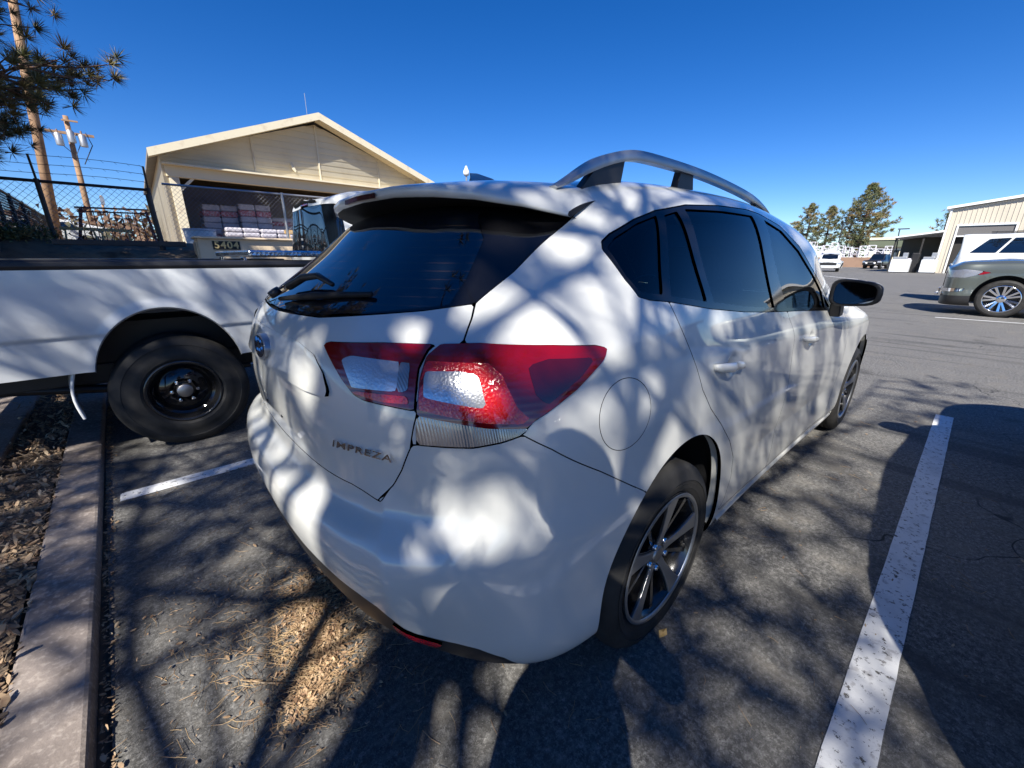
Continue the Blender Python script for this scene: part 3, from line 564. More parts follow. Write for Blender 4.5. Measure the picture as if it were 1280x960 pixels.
# ------------------------------------------------------------ the white hatchback
CARX, CARY = .18, 1.345
def build_hatchback():
    root = thing('parked_car', 'white hatchback with roof rails and red tail lights, parked nearest, covered in tree shadow', 'car', (CARX, CARY, 0))
    G = surface(NET); N = normals(G)
    X, Yo, Z = G[..., 0], -G[..., 1], G[..., 2]; A = X+Yo
    sm = lambda t: np.clip(t, 0, 1)**2*(3-2*np.clip(t, 0, 1))
    zc = .945-.035*(X-1.0)                                   # shoulder crease falling towards the nose
    d = .0065*np.clip(1-np.abs(Z-zc)/.085, 0, 1)**1.3*sm((X-.75)/.7)*sm((3.9-X)/.6)*(Yo > .6)
    d -= .007*np.clip(1-np.abs(Z-.46)/.12, 0, 1)**1.5*sm((X-1.45)/.4)*sm((3.05-X)/.4)*(Yo > .6)      # scallop low in the doors
    for hx, hz in ((1.235, .905), (2.215, .869)):            # finger cups behind the handles
        d -= .013*sm(1.25-np.hypot((X-hx)/.052, (Z-hz)/.036))*(Yo > .6)
    d += .007*np.clip(1-np.abs(A-.70-.25*(.72-Z))/.09, 0, 1)**1.2*sm((Z-.36)/.1)*sm((.78-Z)/.06)*(X < .9)   # bumper facet
    d += .006*np.clip(1-np.abs(Z-.655)/.03, 0, 1)*sm((.66-Yo)/.1)*(X < .5)
    G = G+N*d[..., None]; N = normals(G)
    X, Yo, Z = G[..., 0], -G[..., 1], G[..., 2]; A = X+Yo
    low = Z < .85
    # --- outlines (metres, car space) of every panel
    glass_all = sdf(Yo, Z, [(-.2, 1.094), (.0, 1.094), (.12, 1.096), (.294, 1.101), (.37, 1.109), (.46, 1.119), (.532, 1.128), (.606, 1.144), (.603, 1.209), (.588, 1.283), (.576, 1.338), (.571, 1.366), (.505, 1.385), (.37, 1.414), (-.2, 1.45)])
    glass_in = sdf(Yo, Z, [(-.2, 1.101), (.0, 1.101), (.12, 1.103), (.294, 1.108), (.37, 1.116), (.46, 1.126), (.564, 1.141), (.541, 1.197), (.488, 1.288), (.365, 1.41), (-.2, 1.44)])
    back = X < 1.2
    glass_all = np.where(back, glass_all, -1); glass_in = np.where(back, glass_in, -1)
    gate = sdf(Yo, Z, [(-.2, .735), (0, .735), (.343, .738), (.48, .737), (.565, .724), (.60, .77), (.621, .81), (.641, .865), (.646, .94), (.643, 1.0), (.645, 1.05), (.655, 1.075), (.629, 1.115), (.606, 1.144), (.603, 1.209), (.588, 1.283), (.576, 1.338), (.571, 1.366), (.52, 1.40), (-.2, 1.46)])
    gate = np.where(back, gate, -1)
    lampG = np.where(back, sdf(A, Z, [(.478, 1.047), (.484, 1.053), (.5, 1.056), (.694, 1.064), (.868, 1.066), (.848, 1.058), (.826, 1.023), (.822, .95), (.822, .943), (.718, .947), (.65, .95), (.615, .957), (.569, .983)]), -1)
    lampB = np.where(back, sdf(A, Z, [(.884, 1.067), (1.002, 1.072), (1.213, 1.066), (1.351, 1.058), (1.383, 1.051), (1.388, 1.043), (1.371, 1.022), (1.293, .978), (1.206, .942), (1.16, .925), (1.135, .903), (1.077, .891), (.994, .88), (.828, .876), (.828, .93), (.833, 1.007), (.845, 1.045)]), -1)
    zt = [(-.2, .57), (.07, .565), (.32, .523), (.466, .514), (.602, .505), (.675, .487), (.727, .463), (.80, .427), (.867, .414), (.936, .406), (1.0, .392), (1.084, .354), (1.152, .292), (1.17, .1), (-.2, .1)]
    trim = np.where(X < 1.0, sdf(A, Z, zt), -1)
    bumper = np.where(X < 1.0, sdf(A, Z, [(-.2, .735), (.0, .735), (.343+.05, .738), (.569, .737), (.690, .724), (.735, .77), (.77, .81), (.800, .865), (.806, .873), (.828, .874), (.994, .878), (1.077, .889), (1.134, .901), (1.217, .865), (1.382, .777), (1.566, .668), (1.9, .45), (1.9, .05), (-.2, .05)]), -1)
    refl = np.where(X < 1.0, sdf(A, Z, [(.720, .452), (.80, .419), (.868, .405), (.888, .402), (.868, .384), (.80, .392), (.738, .421)]), -1)
    side = Yo > .35
    dlo = sdf(X, Z, [(.700, 1.262), (.715, 1.283), (.752, 1.303), (.86, 1.345), (.962, 1.374), (1.13, 1.402), (1.345, 1.416), (1.6, 1.422), (1.74, 1.416), (2.0, 1.384), (2.24, 1.30), (2.46, 1.16), (2.62, 1.05), (2.74, .965), (2.6, .972), (2.07, 1.012), (1.6, 1.045), (1.364, 1.065), (1.1, 1.095), (.845, 1.133), (.76, 1.142), (.722, 1.152), (.706, 1.19)])
    dlo = np.where(side, dlo, -1)
    q_pane = np.where(side, sdf(X, Z, [(.716, 1.268), (.757, 1.294), (.86, 1.335), (.952, 1.360), (.827, 1.152), (.77, 1.158), (.735, 1.165), (.718, 1.20)]), -1)
    r_fix = np.where(side, sdf(X, Z, [(.985, 1.362), (1.058, 1.378), (1.062, 1.24), (1.078, 1.118), (.865, 1.146)]), -1)
    r_pane = np.where(side, sdf(X, Z, [(1.105, 1.388), (1.345, 1.398), (1.62, 1.400), (1.655, 1.30), (1.70, 1.054), (1.4, 1.08), (1.125, 1.114), (1.105, 1.25)]), -1)
    f_pane = np.where(side, sdf(X, Z, [(1.765, 1.395), (2.0, 1.362), (2.22, 1.28), (2.42, 1.16), (2.53, 1.075), (2.56, .992), (2.07, 1.026), (1.86, 1.042), (1.79, 1.25)]), -1)
    tri_pane = np.where(side, sdf(X, Z, [(2.56, 1.055), (2.69, .985), (2.585, .988)]), -1)
    rear_door = np.where(side & (Z < 1.25), sdf(X, Z, [(.845, 1.133), (.882, 1.065), (.945, .96), (1.0, .87), (1.08, .79), (1.20, .70), (1.32, .60), (1.41, .50), (1.44, .40), (1.41, .31), (1.36, .275), (1.95, .255), (1.96, .5), (1.93, .8), (1.90, .95), (1.86, 1.027), (1.6, 1.046), (1.364, 1.066), (1.1, 1.096)]), -1)
    front_door = np.where(side & (Z < 1.2), sdf(X, Z, [(1.86, 1.027), (1.90, .95), (1.93, .8), (1.96, .5), (1.95, .255), (2.95, .27), (3.0, .45), (3.02, .6), (3.02, .8), (3.0, .93), (2.9, .96), (2.74, .964), (2.6, .972), (2.07, 1.012)]), -1)
    cap = np.where(side & (X < 1.2), .088-np.hypot((X-.606)*.92, (Z-.892)*1.04), -1)
    def arch(cx, ra, rb): return np.where(Z < .95, np.hypot((X-cx)*.4/np.where(X < cx, ra, rb), (Z-.325)*.4/.405)-.4, 1)
    ar = np.minimum(arch(.925, .378, .405), arch(3.575, .38, .40))
    screen = np.where((Z > .99) & (X > 2.2), sdf(Yo, X, [(-.2, 3.33), (.2, 3.33), (.5, 3.24), (.66, 3.08), (.60, 2.75), (.54, 2.40), (.3, 2.44), (-.2, 2.46)]), -1)
    head = np.where(X > 3.5, sdf(A, Z, [(4.62, .90), (4.75, .86), (4.82, .78), (4.86, .69), (4.6, .67), (4.5, .74)]), -1)
    grille = np.where(X > 4, sdf(Yo, Z, [(-.2, .74), (.35, .735), (.42, .69), (.34, .55), (-.2, .55)]), -1)
    lowgr = np.where(X > 4, sdf(Yo, Z, [(-.2, .46), (.5, .46), (.6, .36), (-.2, .34)]), -1)
    g = .0014
    mn = lambda *a: np.minimum.reduce(a)
    C = lambda F, nm, m, off=0., sk=.008, side='both', par=root: cut(G, N, F, off, sk, side, nm, m, par)
    parts = [glass_all, gate, lampG, lampB, trim, bumper, dlo, rear_door, front_door, cap, screen, head, grille, lowgr]
    C(mn(ar, *[-p-g for p in parts]), 'body', M['paint'], sk=.012)
    C(mn(ar-.03, -q_pane+.004, -r_fix+.004, -r_pane+.004, -f_pane+.004, -tri_pane+.004, -screen+.004), 'inner_shell', M['gap'], off=-.016, sk=0)
    tg = C(mn(gate-g, -glass_all-g, -lampG-g), 'tailgate', M['paint'], sk=.012)
    C(mn(glass_all-g, -glass_in-.0008), 'window_surround', M['gloss_black'], off=-.001)
    rw = C(mn(glass_in, ), 'rear_window', M['glass_heated'], off=-.002, sk=.004)
    bp = C(mn(bumper-g, -trim-g, ar, -gate-g), 'rear_bumper', M['paint'], sk=.02)
    lt = C(mn(trim-g, -refl-.001, ar), 'bumper_trim', M['trim'], off=-.002, sk=.02)
    for sd in ('right', 'left'):
        r = C(refl, 'reflector', M['red_bright'], off=.004, sk=.01, side=sd)
        # tail lamps: the lens is split into red, bright and clear fields
        cg = sdf(A, Z, [(.562, 1.026), (.60, 1.034), (.68, 1.032), (.765, 1.030), (.765, .976), (.668, .974), (.61, .973)])
        cg2 = sdf(A, Z, [(.765, 1.030), (.80, 1.029), (.80, .978), (.765, .976)])
        l1 = C(lampG-.0015, 'tail_light', M['red'], off=.005, sk=.018, side=sd)
        tag(l1, 'red inner tail light on the tailgate')
        C(cg, 'clear_lens', M['clear'], off=.0062, sk=.002, side=sd, par=l1); C(cg2, 'reverse_light_end', M['clear_dark'], off=.0062, sk=.002, side=sd, par=l1)
        cb = sdf(A, Z, [(.847, 1.017), (.95, 1.021), (1.0, 1.016), (1.012, 1.0), (1.032, .955), (.94, .963), (.85, .971)])
        br = sdf(A, Z, [(.838, 1.035), (1.03, 1.036), (1.07, 1.015), (1.115, .955), (1.15, .933), (1.13, .924), (1.03, .928), (.92, .939), (.835, .947)])
        lo = sdf(A, Z, [(.82, .936), (.921, .929), (1.035, .918), (1.135, .915), (1.18, .919), (1.2, .8), (.8, .8)])
        l2 = C(mn(lampB-.0015, -lo), 'tail_light', M['red'], off=.006, sk=.02, side=sd)
        tag(l2, 'red outer tail light wrapping round the corner')
        C(mn(br, -cb, -lo, lampB-.006), 'brake_facets', M['red_bright'], off=.0072, sk=.002, side=sd, par=l2)
        C(sdf(A, Z, [(1.14, 1.030), (1.20, 1.040), (1.345, 1.034), (1.30, 1.0), (1.20, .955), (1.165, .975)]), 'inner_reflector', M['red_dark'], off=.0068, sk=.001, side=sd, par=l2)
        C(sdf(A, Z, [(.60, .966), (.80, .970), (.806, .955), (.72, .953), (.64, .957)]), 'brake_facets', M['red_bright'], off=.0068, sk=.001, side=sd, par=l1)
        C(mn(cb, lampB-.006), 'clear_lens', M['clear'], off=.0075, sk=.002, side=sd, par=l2)
        C(mn(lo, lampB-.0015), 'indicator_lens', M['clear_dark'], off=.006, sk=.016, side=sd, par=l2)
        rd = C(mn(rear_door-g, ar, -dlo-g), 'door', M['paint'], side=sd); fd = C(mn(front_door-g, ar, -dlo-g, -rear_door-g), 'door', M['paint'], side=sd)
        C(cap-.0004, 'fuel_flap', M['paint'], side=sd) if sd == 'right' else None
        C(mn(dlo-g, -q_pane, -r_fix, -r_pane, -f_pane, -tri_pane), 'window_frame', M['gloss_black'], off=-.001, side=sd)
        for pn, gm in ((q_pane, 'glass_privacy'), (r_fix, 'glass_privacy'), (r_pane, 'glass_privacy'), (f_pane, 'glass_green'), (tri_pane, 'glass_green')): C(pn, 'window', M[gm], off=-.006, sk=0, side=sd)
        C(head-g, 'headlight', M['clear'], side=sd)
    C(screen-g, 'windscreen', M['glass_green']); C(mn(grille-g), 'grille', M['gloss_black'], off=-.01); C(mn(lowgr-g), 'lower_grille', M['trim'], off=-.012)
    arch_parts(G, root, .925, .325, .378, .405, .405, M['paint'], M['gap']); arch_parts(G, root, 3.575, .325, .38, .40, .405, M['paint'], M['gap'])
    for sg in (-1, 1):
        s_ = MB(); s_.box((2.30, sg*.36, .56), (.52, .50, .16)); s_.box((1.99, sg*.36, .86), (.14, .48, .60), ry=R_(-14)); st_ = s_.build('front_seat', M['seat'], root, bevel=.05)
        h_ = MB(); h_.box((1.90, sg*.36, 1.215), (.10, .27, .17), ry=R_(-8)); h_.build('headrest', M['seat'], st_, bevel=.04)
    s_ = MB(); s_.box((1.38, 0, .54), (.52, 1.26, .16)); s_.box((1.10, 0, .82), (.14, 1.26, .52), ry=R_(-18)); st_ = s_.build('rear_bench', M['seat'], root, bevel=.05)
    for y_ in (-.40, 0, .40): h_ = MB(); h_.box((1.00, y_, 1.10), (.09, .26, .12), ry=R_(-14)); h_.build('headrest', M['seat'], st_, bevel=.03)
    d_ = MB(); d_.box((3.02, 0, .82), (.55, 1.36, .24)); d_.build('dashboard', M['trim'], root, bevel=.06)
    w_ = MB(); w_.tube([(2.70+.10*math.cos(a)*.4, .36+.185*math.sin(a), .92+.185*math.cos(a)) for a in np.linspace(0, 2*PI, 33)], .015, 8); w_.build('steering_wheel', M['trim'], root, smooth=True)
    cc = MB(); cc.box((.72, 0, .93), (.60, 1.1, .02)); cc.build('cargo_cover', M['seat'], root)
    fl = MB(); fl.box((2.25, 0, .22), (3.9, 1.3, .06)); fl.build('floor_pan', M['gap'], root)
    # plate garnish: raised hood over the plate recess
    gar = np.where(back, sdf(Yo, Z, [(-.2, 1.046), (.2, 1.044), (.26, 1.041), (.348, 1.024), (.40, .99), (.428, .955), (.426, .940), (.334, .937), (.15, .942), (-.2, .944)]), -1)
    ramp = np.clip((1.045-Z)/.105, 0, 1)**1.5*.009+.0008
    pg = C(gar, 'plate_garnish', M['paint'], off=ramp, sk=.03, par=tg)
    def on(x=None, y=None, z=None, up=0.):
        """point on the right/rear surface nearest the given y,z (rear) or x,z (side)"""
        if x is None: q = (np.hypot(Yo-abs(y), Z-z)+(X > 1.2)*9)
        elif z is None: q = (np.hypot(X-x, Yo-abs(y))+(Z < 1.3)*9)
        else: q = (np.hypot(X-x, Z-z)+(Yo < .4)*9)
        i = np.unravel_index(q.argmin(), q.shape); p = G[i]+N[i]*up; return Vector(p), Vector(N[i])
    # badge: oval with six stars
    bpt, bn = on(y=0, z=.992, up=.004)
    bx = bpt.x
    bd = bpy.data.objects.new('badge', None); link(bd, tg); bd.location = (bx-.003, 0, .992); bd.rotation_euler = (0, R_(7), 0)
    ov = lambda rx, rz, h, n=48: [(rx*math.cos(2*PI*i/n), rz*math.sin(2*PI*i/n)) for i in range(n)]
    b1 = MB(); b1.prism(ov(.068, .037, 0), -.010, .02, 'X'); b1.build('badge_ring', M['rail'], bd, bevel=.002)
    b2 = MB(); b2.prism(ov(.061, .031, 0), -.0115, .0, 'X'); b2.build('badge_plate', mat('badge_blue', (.004, .007, .025), .2, coat=1), bd)
    st = MB()
    for sx, sz, sr in ((.032, .010, .014), (.005, .016, .008), (-.022, .014, .008), (-.038, -.004, .008), (-.008, -.013, .008), (.020, -.015, .008)):
        pts = []
        for i in range(8):
            a = 2*PI*i/8; r = sr if i % 2 == 0 else sr*.28; pts.append((sx+r*math.cos(a), sz+r*math.sin(a)))
        st.prism(pts, -.0135, -.011, 'X')
    st.build('stars', M['chrome'], bd)
    # lettering
    def text(s, size, m, parent, p, nrm, shear=.2, ext=.0018, wide=1.25, name='model_lettering', rot=0):
        cu = bpy.data.curves.new(name, 'FONT'); cu.body = s; cu.size = size; cu.extrude = ext; cu.shear = shear; cu.align_x = 'CENTER'; cu.align_y = 'CENTER'; cu.space_character = 1.12; cu.offset = size*.012
        o = text_mesh(name, cu, m, parent)
        nrm = Vector(nrm).normalized(); zz = Vector((0, 0, 1)); xx = zz.cross(nrm).normalized(); yy = nrm.cross(xx).normalized()
        mt = Matrix((xx, yy, nrm)).transposed().to_4x4(); o.matrix_local = Matrix.Translation(p) @ mt @ Matrix.Rotation(rot, 4, 'Z') @ Matrix.Diagonal((wide, 1, 1, 1)); return o
    p, nr = on(y=.525, z=.839, up=.003)
    text('IMPREZA', .024, M['chrome'], tg, p, nr, wide=1.7)
    # plate recess: moulded edges around the blank plate area
    # two small blanked plate screws on the tailgate
    for yy_ in (-.09, .09):
        sc = MB(); q, nn = on(y=yy_, z=.80); sc.lathe([(.0, -.003), (.004, -.003), (.005, .001)], c=(q.x, yy_, .80), axis='X', n=12); sc.build('plate_screw', M['trim'], tg)
    # rear spoiler
    ys = np.linspace(-.585, .585, 61)
    def te(y):
        a = abs(y); x = float(np.interp(a, [0, .2, .3, .40, .48, .54, .585], [.372, .380, .395, .435, .50, .585, .69])); z = float(np.interp(a, [0, .2, .35, .45, .53, .585], [1.425, 1.422, 1.411, 1.398, 1.377, 1.352])); return x, z
    top = MB(); bot = MB(); tv = []; bv = []
    for y in ys:
        a = abs(y); x1, z1 = te(y); xr = .80+.0*a
        row = []
        for t in np.linspace(0, 1, 9):
            x = xr+(x1-xr)*t; q, _ = on(x=max(x, .70), y=a); zs = q.z if x > .70 else None
            if t == 0: z0 = q.z
            row.append([x, y, zs])
        for i, t in enumerate(np.linspace(0, 1, 9)):
            lin = z0+(z1+.006-z0)*t + .012*math.sin(PI*t)*(1-(a/.585)**2*.6)
            row[i][2] = lin+.0015
        thick = .016*(1-(a/.6)**4)+.005
        row[-1][2] -= .001
        row += [[x1-.003, y, z1], [x1-.001, y, z1-thick*.7], [x1+.010, y, z1-thick]]
        tv += [tuple(r) for r in row]
        gx = float(np.interp(a, [0, .37, .5, .585], [.47, .55, .65, .735])); gz = float(np.interp(a, [0, .37, .5, .585], [1.385, 1.380, 1.365, 1.340]))
        bv += [(x1+.010, y, z1-thick), (x1+.035*(1-a*1.2), y, z1-thick-.002), (gx-.02, y, gz+.006), (gx+.02, y, gz-.004)]
    k = 12; n = len(ys)
    top.add(tv, [(i*k+j, (i+1)*k+j, (i+1)*k+j+1, i*k+j+1) for i in range(n-1) for j in range(k-1)])
    sp = top.build('rear_spoiler', M['paint'], root, smooth=True)
    bot.add(bv, [(i*4+j, (i+1)*4+j, (i+1)*4+j+1, i*4+j+1) for i in range(n-1) for j in range(3)])
    bot.build('spoiler_underside', M['gap'], sp, smooth=True)
    for sg in (-1, 1):                          # end caps of the blade
        cl = MB(); q = [tv[(0 if sg < 0 else n-1)*k+j] for j in range(k)]; cl.add(q, [tuple(range(k))]); cl.build('spoiler_end', M['gap'], sp)
    bl = MB(); vs = []
    for y in np.linspace(-.12, .12, 13):
        x1, z1 = te(y); vs += [(x1-.008, y, z1-.003), (x1-.008, y, z1-.017)]
    bl.add(vs, [(2*i, 2*i+2, 2*i+3, 2*i+1) for i in range(12)]); bl.build('high_brake_light', mat('dark_red_lens', (.05, .003, .003), .2), sp)
    # wiper
    wp = MB(); wp.tube([(.098, -.0, 1.135), (.088, .0, 1.150)], .017, 16); 
    def gl(y, z, up): q, nn = on(y=y, z=z, up=up*.8); return Vector((q.x, y, q.z))
    wp.tube([gl(0.02, 1.145, .022), gl(.06, 1.163, .034)*Vector((1, -1, 1)), gl(.15, 1.168, .036)*Vector((1, -1, 1)), gl(.26, 1.160, .028)*Vector((1, -1, 1))], [.012, .011, .009, .006], 10)
    w = wp.build('rear_wiper', M['trim'], root, smooth=True)
    wb = MB(); wb.tube([gl(.01, 1.118, .012), gl(.2, 1.135, .014)*Vector((1, -1, 1)), gl(.40, 1.150, .012)*Vector((1, -1, 1))], [.006, .010, .006], 8); wb.build('wiper_blade', M['rubber'], w, smooth=True)
    # roof antenna fin
    q, _ = on(x=.90, y=0.0)
    fin = MB(); zr = q.z-.012
    for_s = [(.800, .052, .004), (.83, .054, .010), (.90, .045, .018), (.97, .024, .020), (1.03, .004, .010)]
    vs = []
    for x, hgt, wd in for_s:
        vs += [(x-.01, -wd-.012, zr), (x, -wd*.5, zr+hgt*.7), (x, -.003, zr+hgt), (x, .003, zr+hgt), (x, wd*.5, zr+hgt*.7), (x-.01, wd+.012, zr)]
    fin.add([(v[0], v[1], v[2]+.008) for v in vs], [(i*6+j, i*6+6+j, i*6+7+j, i*6+1+j) for i in range(4) for j in range(5)]+[(0, 1, 2, 3, 4, 5)])
    fin.build('antenna', M['rail'], root, smooth=True, auto=40)
    # roof rails with feet
    for sg, nm in ((-1, 'right'), (1, 'left')):
        pts0 = [(.70, 1.425), (.76, 1.452), (.84, 1.492), (.94, 1.527), (1.05, 1.550), (1.2, 1.556), (1.45, 1.555), (1.7, 1.545), (1.95, 1.528), (2.15, 1.505), (2.3, 1.475), (2.38, 1.452)]
        _p = np.array(pts0); _t = np.arange(len(_p), dtype=float); pts = [tuple(q) for q in cspline(_t, _p, np.linspace(0, len(_p)-1, 45))]
        vs = []
        for i, (x, z) in enumerate(pts):
            a = pts[max(i-1, 0)]; b = pts[min(i+1, len(pts)-1)]; tx, tz = b[0]-a[0], b[1]-a[1]; l = math.hypot(tx, tz); nx_, nz_ = -tz/l, tx/l
            yc = .515+.012*math.sin(PI*i/44); h = .0150*min(1, .3+.08*i)*min(1, .4+.06*(44-i))
            for dy, dn in ((-.013, -h), (.013, -h), (.017, 0), (.010, h), (-.010, h), (-.017, 0)): vs.append((x+nx_*dn, sg*(yc+dy), z+nz_*dn))
        rr = MB(); k6 = 6
        rr.add(vs, [(i*6+j, i*6+(j+1) % 6, i*6+6+(j+1) % 6, i*6+6+j) for i in range(len(pts)-1) for j in range(6)]+[tuple(range(6)), tuple(range(len(vs)-6, len(vs)))])
        ro = rr.build('roof_rail', M['rail'], root, smooth=True, auto=50)
        for x0, x1, xa, xb in ((.78, .99, .86, 1.005), (1.34, 1.47, 1.36, 1.455), (2.12, 2.33, 2.13, 2.26)):
            zt_ = lambda x: float(np.interp(x, [p_[0] for p_ in pts], [p_[1] for p_ in pts]))-.012
            zb_ = lambda x: on(x=x, y=.52)[0].z-.01
            f_ = MB(); f_.prism([(x0, zb_(x0)), (x1, zb_(x1)), (xb, zt_(xb)), (xa, zt_(xa))], sg*.503, sg*.531, 'Y'); f_.build('rail_foot', M['trim'], ro, bevel=.002)
    # door handles with cups
    for sg in (-1, 1):
        for x0, z0 in ((1.19, .912), (2.17, .876)):
            yy_ = surf_y(G, x0, z0)
            h = MB(); vs = []
            for i in range(13):
                t = i/12; x = x0-.115+.23*t; z = z0+.012-.030*t; bulge = .030*math.sin(PI*t)**.45+.004; ht = .017*(.55+.45*math.sin(PI*t)**.5)
                ys_ = surf_y(G, x, z)
                for a_ in range(8):
                    c, s_ = math.cos(2*PI*a_/8), math.sin(2*PI*a_/8); vs.append((x, sg*(ys_+bulge*.72+.010*c), z+ht*s_))
            h.add(vs, [(i*8+j, i*8+(j+1) % 8, i*8+8+(j+1) % 8, i*8+8+j) for i in range(12) for j in range(8)]+[tuple(range(8)), tuple(range(96, 104))])
            h.build('door_handle', M['paint'], root, smooth=True)
    # door mirrors
    for sg in (-1, 1):
        mr = bpy.data.objects.new('door_mirror', None); link(mr, root); mr.location = (2.60, sg*.925, 1.072)
        h = MB(); vs = []; n = 20
        for x, s_, sh in ((-.035, .93, 0), (-.03, 1.0, 0), (.0, 1.0, 0), (.05, .93, .003), (.09, .75, .006), (.12, .45, .008), (.132, .05, .008)):
            for i in range(n):
                a = 2*PI*i/n; c, q = math.cos(a), math.sin(a); e = .55
                u = math.copysign(abs(c)**e, c); v = math.copysign(abs(q)**e, q)
                yy_ = u*.108*s_; zz_ = (v*.066*(1-.16*u))*s_+sh; vs.append((x-u*.012, sg*yy_, zz_))
        h.add(vs, [(i*n+j, i*n+(j+1) % n, (i+1)*n+(j+1) % n, (i+1)*n+j) for i in range(6) for j in range(n)]+[tuple(range(6*n, 7*n))])
        h.build('mirror_housing', M['paint'], mr, smooth=True)
        bz = MB(); bz.add([(v[0]-.001, v[1]*1.012, v[2]*1.012) for v in vs[:3*n]]+[(x_*1+.004, y_*.86, z_*.86) for x_, y_, z_ in vs[:n]], [(i*n+j, i*n+(j+1) % n, (i+1)*n+(j+1) % n, (i+1)*n+j) for i in range(2) for j in range(n)]+[(j, (j+1) % n, 3*n+(j+1) % n, 3*n+j) for j in range(n)])
        bz.build('mirror_bezel', M['trim'], mr, smooth=True)
        gl_ = MB(); gl_.add([(x_-.002, y_*.88, z_*.88) for x_, y_, z_ in vs[:n]], [tuple(range(n))]); gl_.build('mirror_glass', mat('mirror_glass', (.35, .38, .40), .03, metal=1), mr)
        ft = MB(); ft.prism([(-.0, -.055), (.09, -.055), (.11, -.13), (.03, -.135)], sg*-.10, sg*-.05, 'Y'); ft.build('mirror_foot', M['trim'], mr, bevel=.006)
    # side skirt shine line and mud flap
    for sg in (-1, 1):
        sk_ = MB(); vs = []; xs = np.linspace(1.36, 3.15, 31)
        for x in xs:
            y1 = surf_y(G, x, .232); vs += [(x, sg*(y1+.001), .245), (x, sg*(y1+.010), .232), (x, sg*(y1-.006), .195)]
        sk_.add(vs, [(3*i+j, 3*i+3+j, 3*i+4+j, 3*i+1+j) for i in range(30) for j in range(2)]); sk_.build('side_sill', M['paint'], root, smooth=True)
    for sg in (-1, 1):
        for x in (.90, 3.57): tyre_and_rim(root, sg*.872, x, .318, .205, .222, 'twotone', out=sg)
    return root
hero = build_hatchback()
# ------------------------------------------------------------ generic vehicle from a net
def vehicle(root, st, hw, zb, paint, windows, arches, tail_slope=.15, nose_slope=.1, nu=300, nv=110, extra=(), lip=None):
    """windows / extra: (name, material, polygon, domain, offset); domain 'xz' side, 'yz0' tail end, 'yz1' nose end"""
    net = vnet(st, hw, zb, tail_slope, nose_slope); G = surface(net, nu, nv, 5, 2, 6); N = normals(G)
    X, Yo, Z = G[..., 0], -G[..., 1], G[..., 2]; xm = (st[0][0]+st[-1][0])/2
    ar = np.full(X.shape, 1.)
    for cx, cz, rx, rz in arches: ar = np.minimum(ar, np.where(Z < cz+rz+.15, np.hypot((X-cx)/rx, (Z-cz)/rz)-1, 1)*rx)
    ps = []
    for nm, m, poly, dom, off in list(windows)+list(extra):
        if dom == 'xz': p = np.where(Yo > .3, sdf(X, Z, poly), -1)
        elif dom == 'yz0': p = np.where(X < st[0][0]+.9, sdf(Yo, Z, poly), -1)
        elif dom == 'yz1': p = np.where(X > st[-1][0]-.9, sdf(Yo, Z, poly), -1)
        elif dom == 'az1': p = np.where(X > xm, sdf(st[-1][0]-X+(hw-Yo), Z, poly), -1)
        elif dom == 'az0': p = np.where(X < xm, sdf(X-st[0][0]+(hw-Yo), Z, poly), -1)
        elif dom == 'xy': p = np.where(Z > zb+.5, sdf(X, Yo, poly), -1)
        ps.append((nm, m, p, off, dom))
    cut(G, N, np.minimum.reduce([ar]+[-p[2]-.003 for p in ps]), 0, .012, 'both', 'body', paint, root)
    cut(G, N, ar-.04, -.02, 0, 'both', 'inner_shell', M['gap'], root)
    for nm, m, p, off, dom in ps:
        for sd in (('both',) if dom in ('yz0', 'yz1', 'xy') else ('right', 'left')):
            cut(G, N, np.minimum(p, ar), off, .006, sd, nm, m, root)
    for cx, cz, rx, rz in arches: arch_parts(G, root, cx, cz, rx, rx, rz, lip or paint, M['gap'], depth=.4, flange=.03)
    return G, N

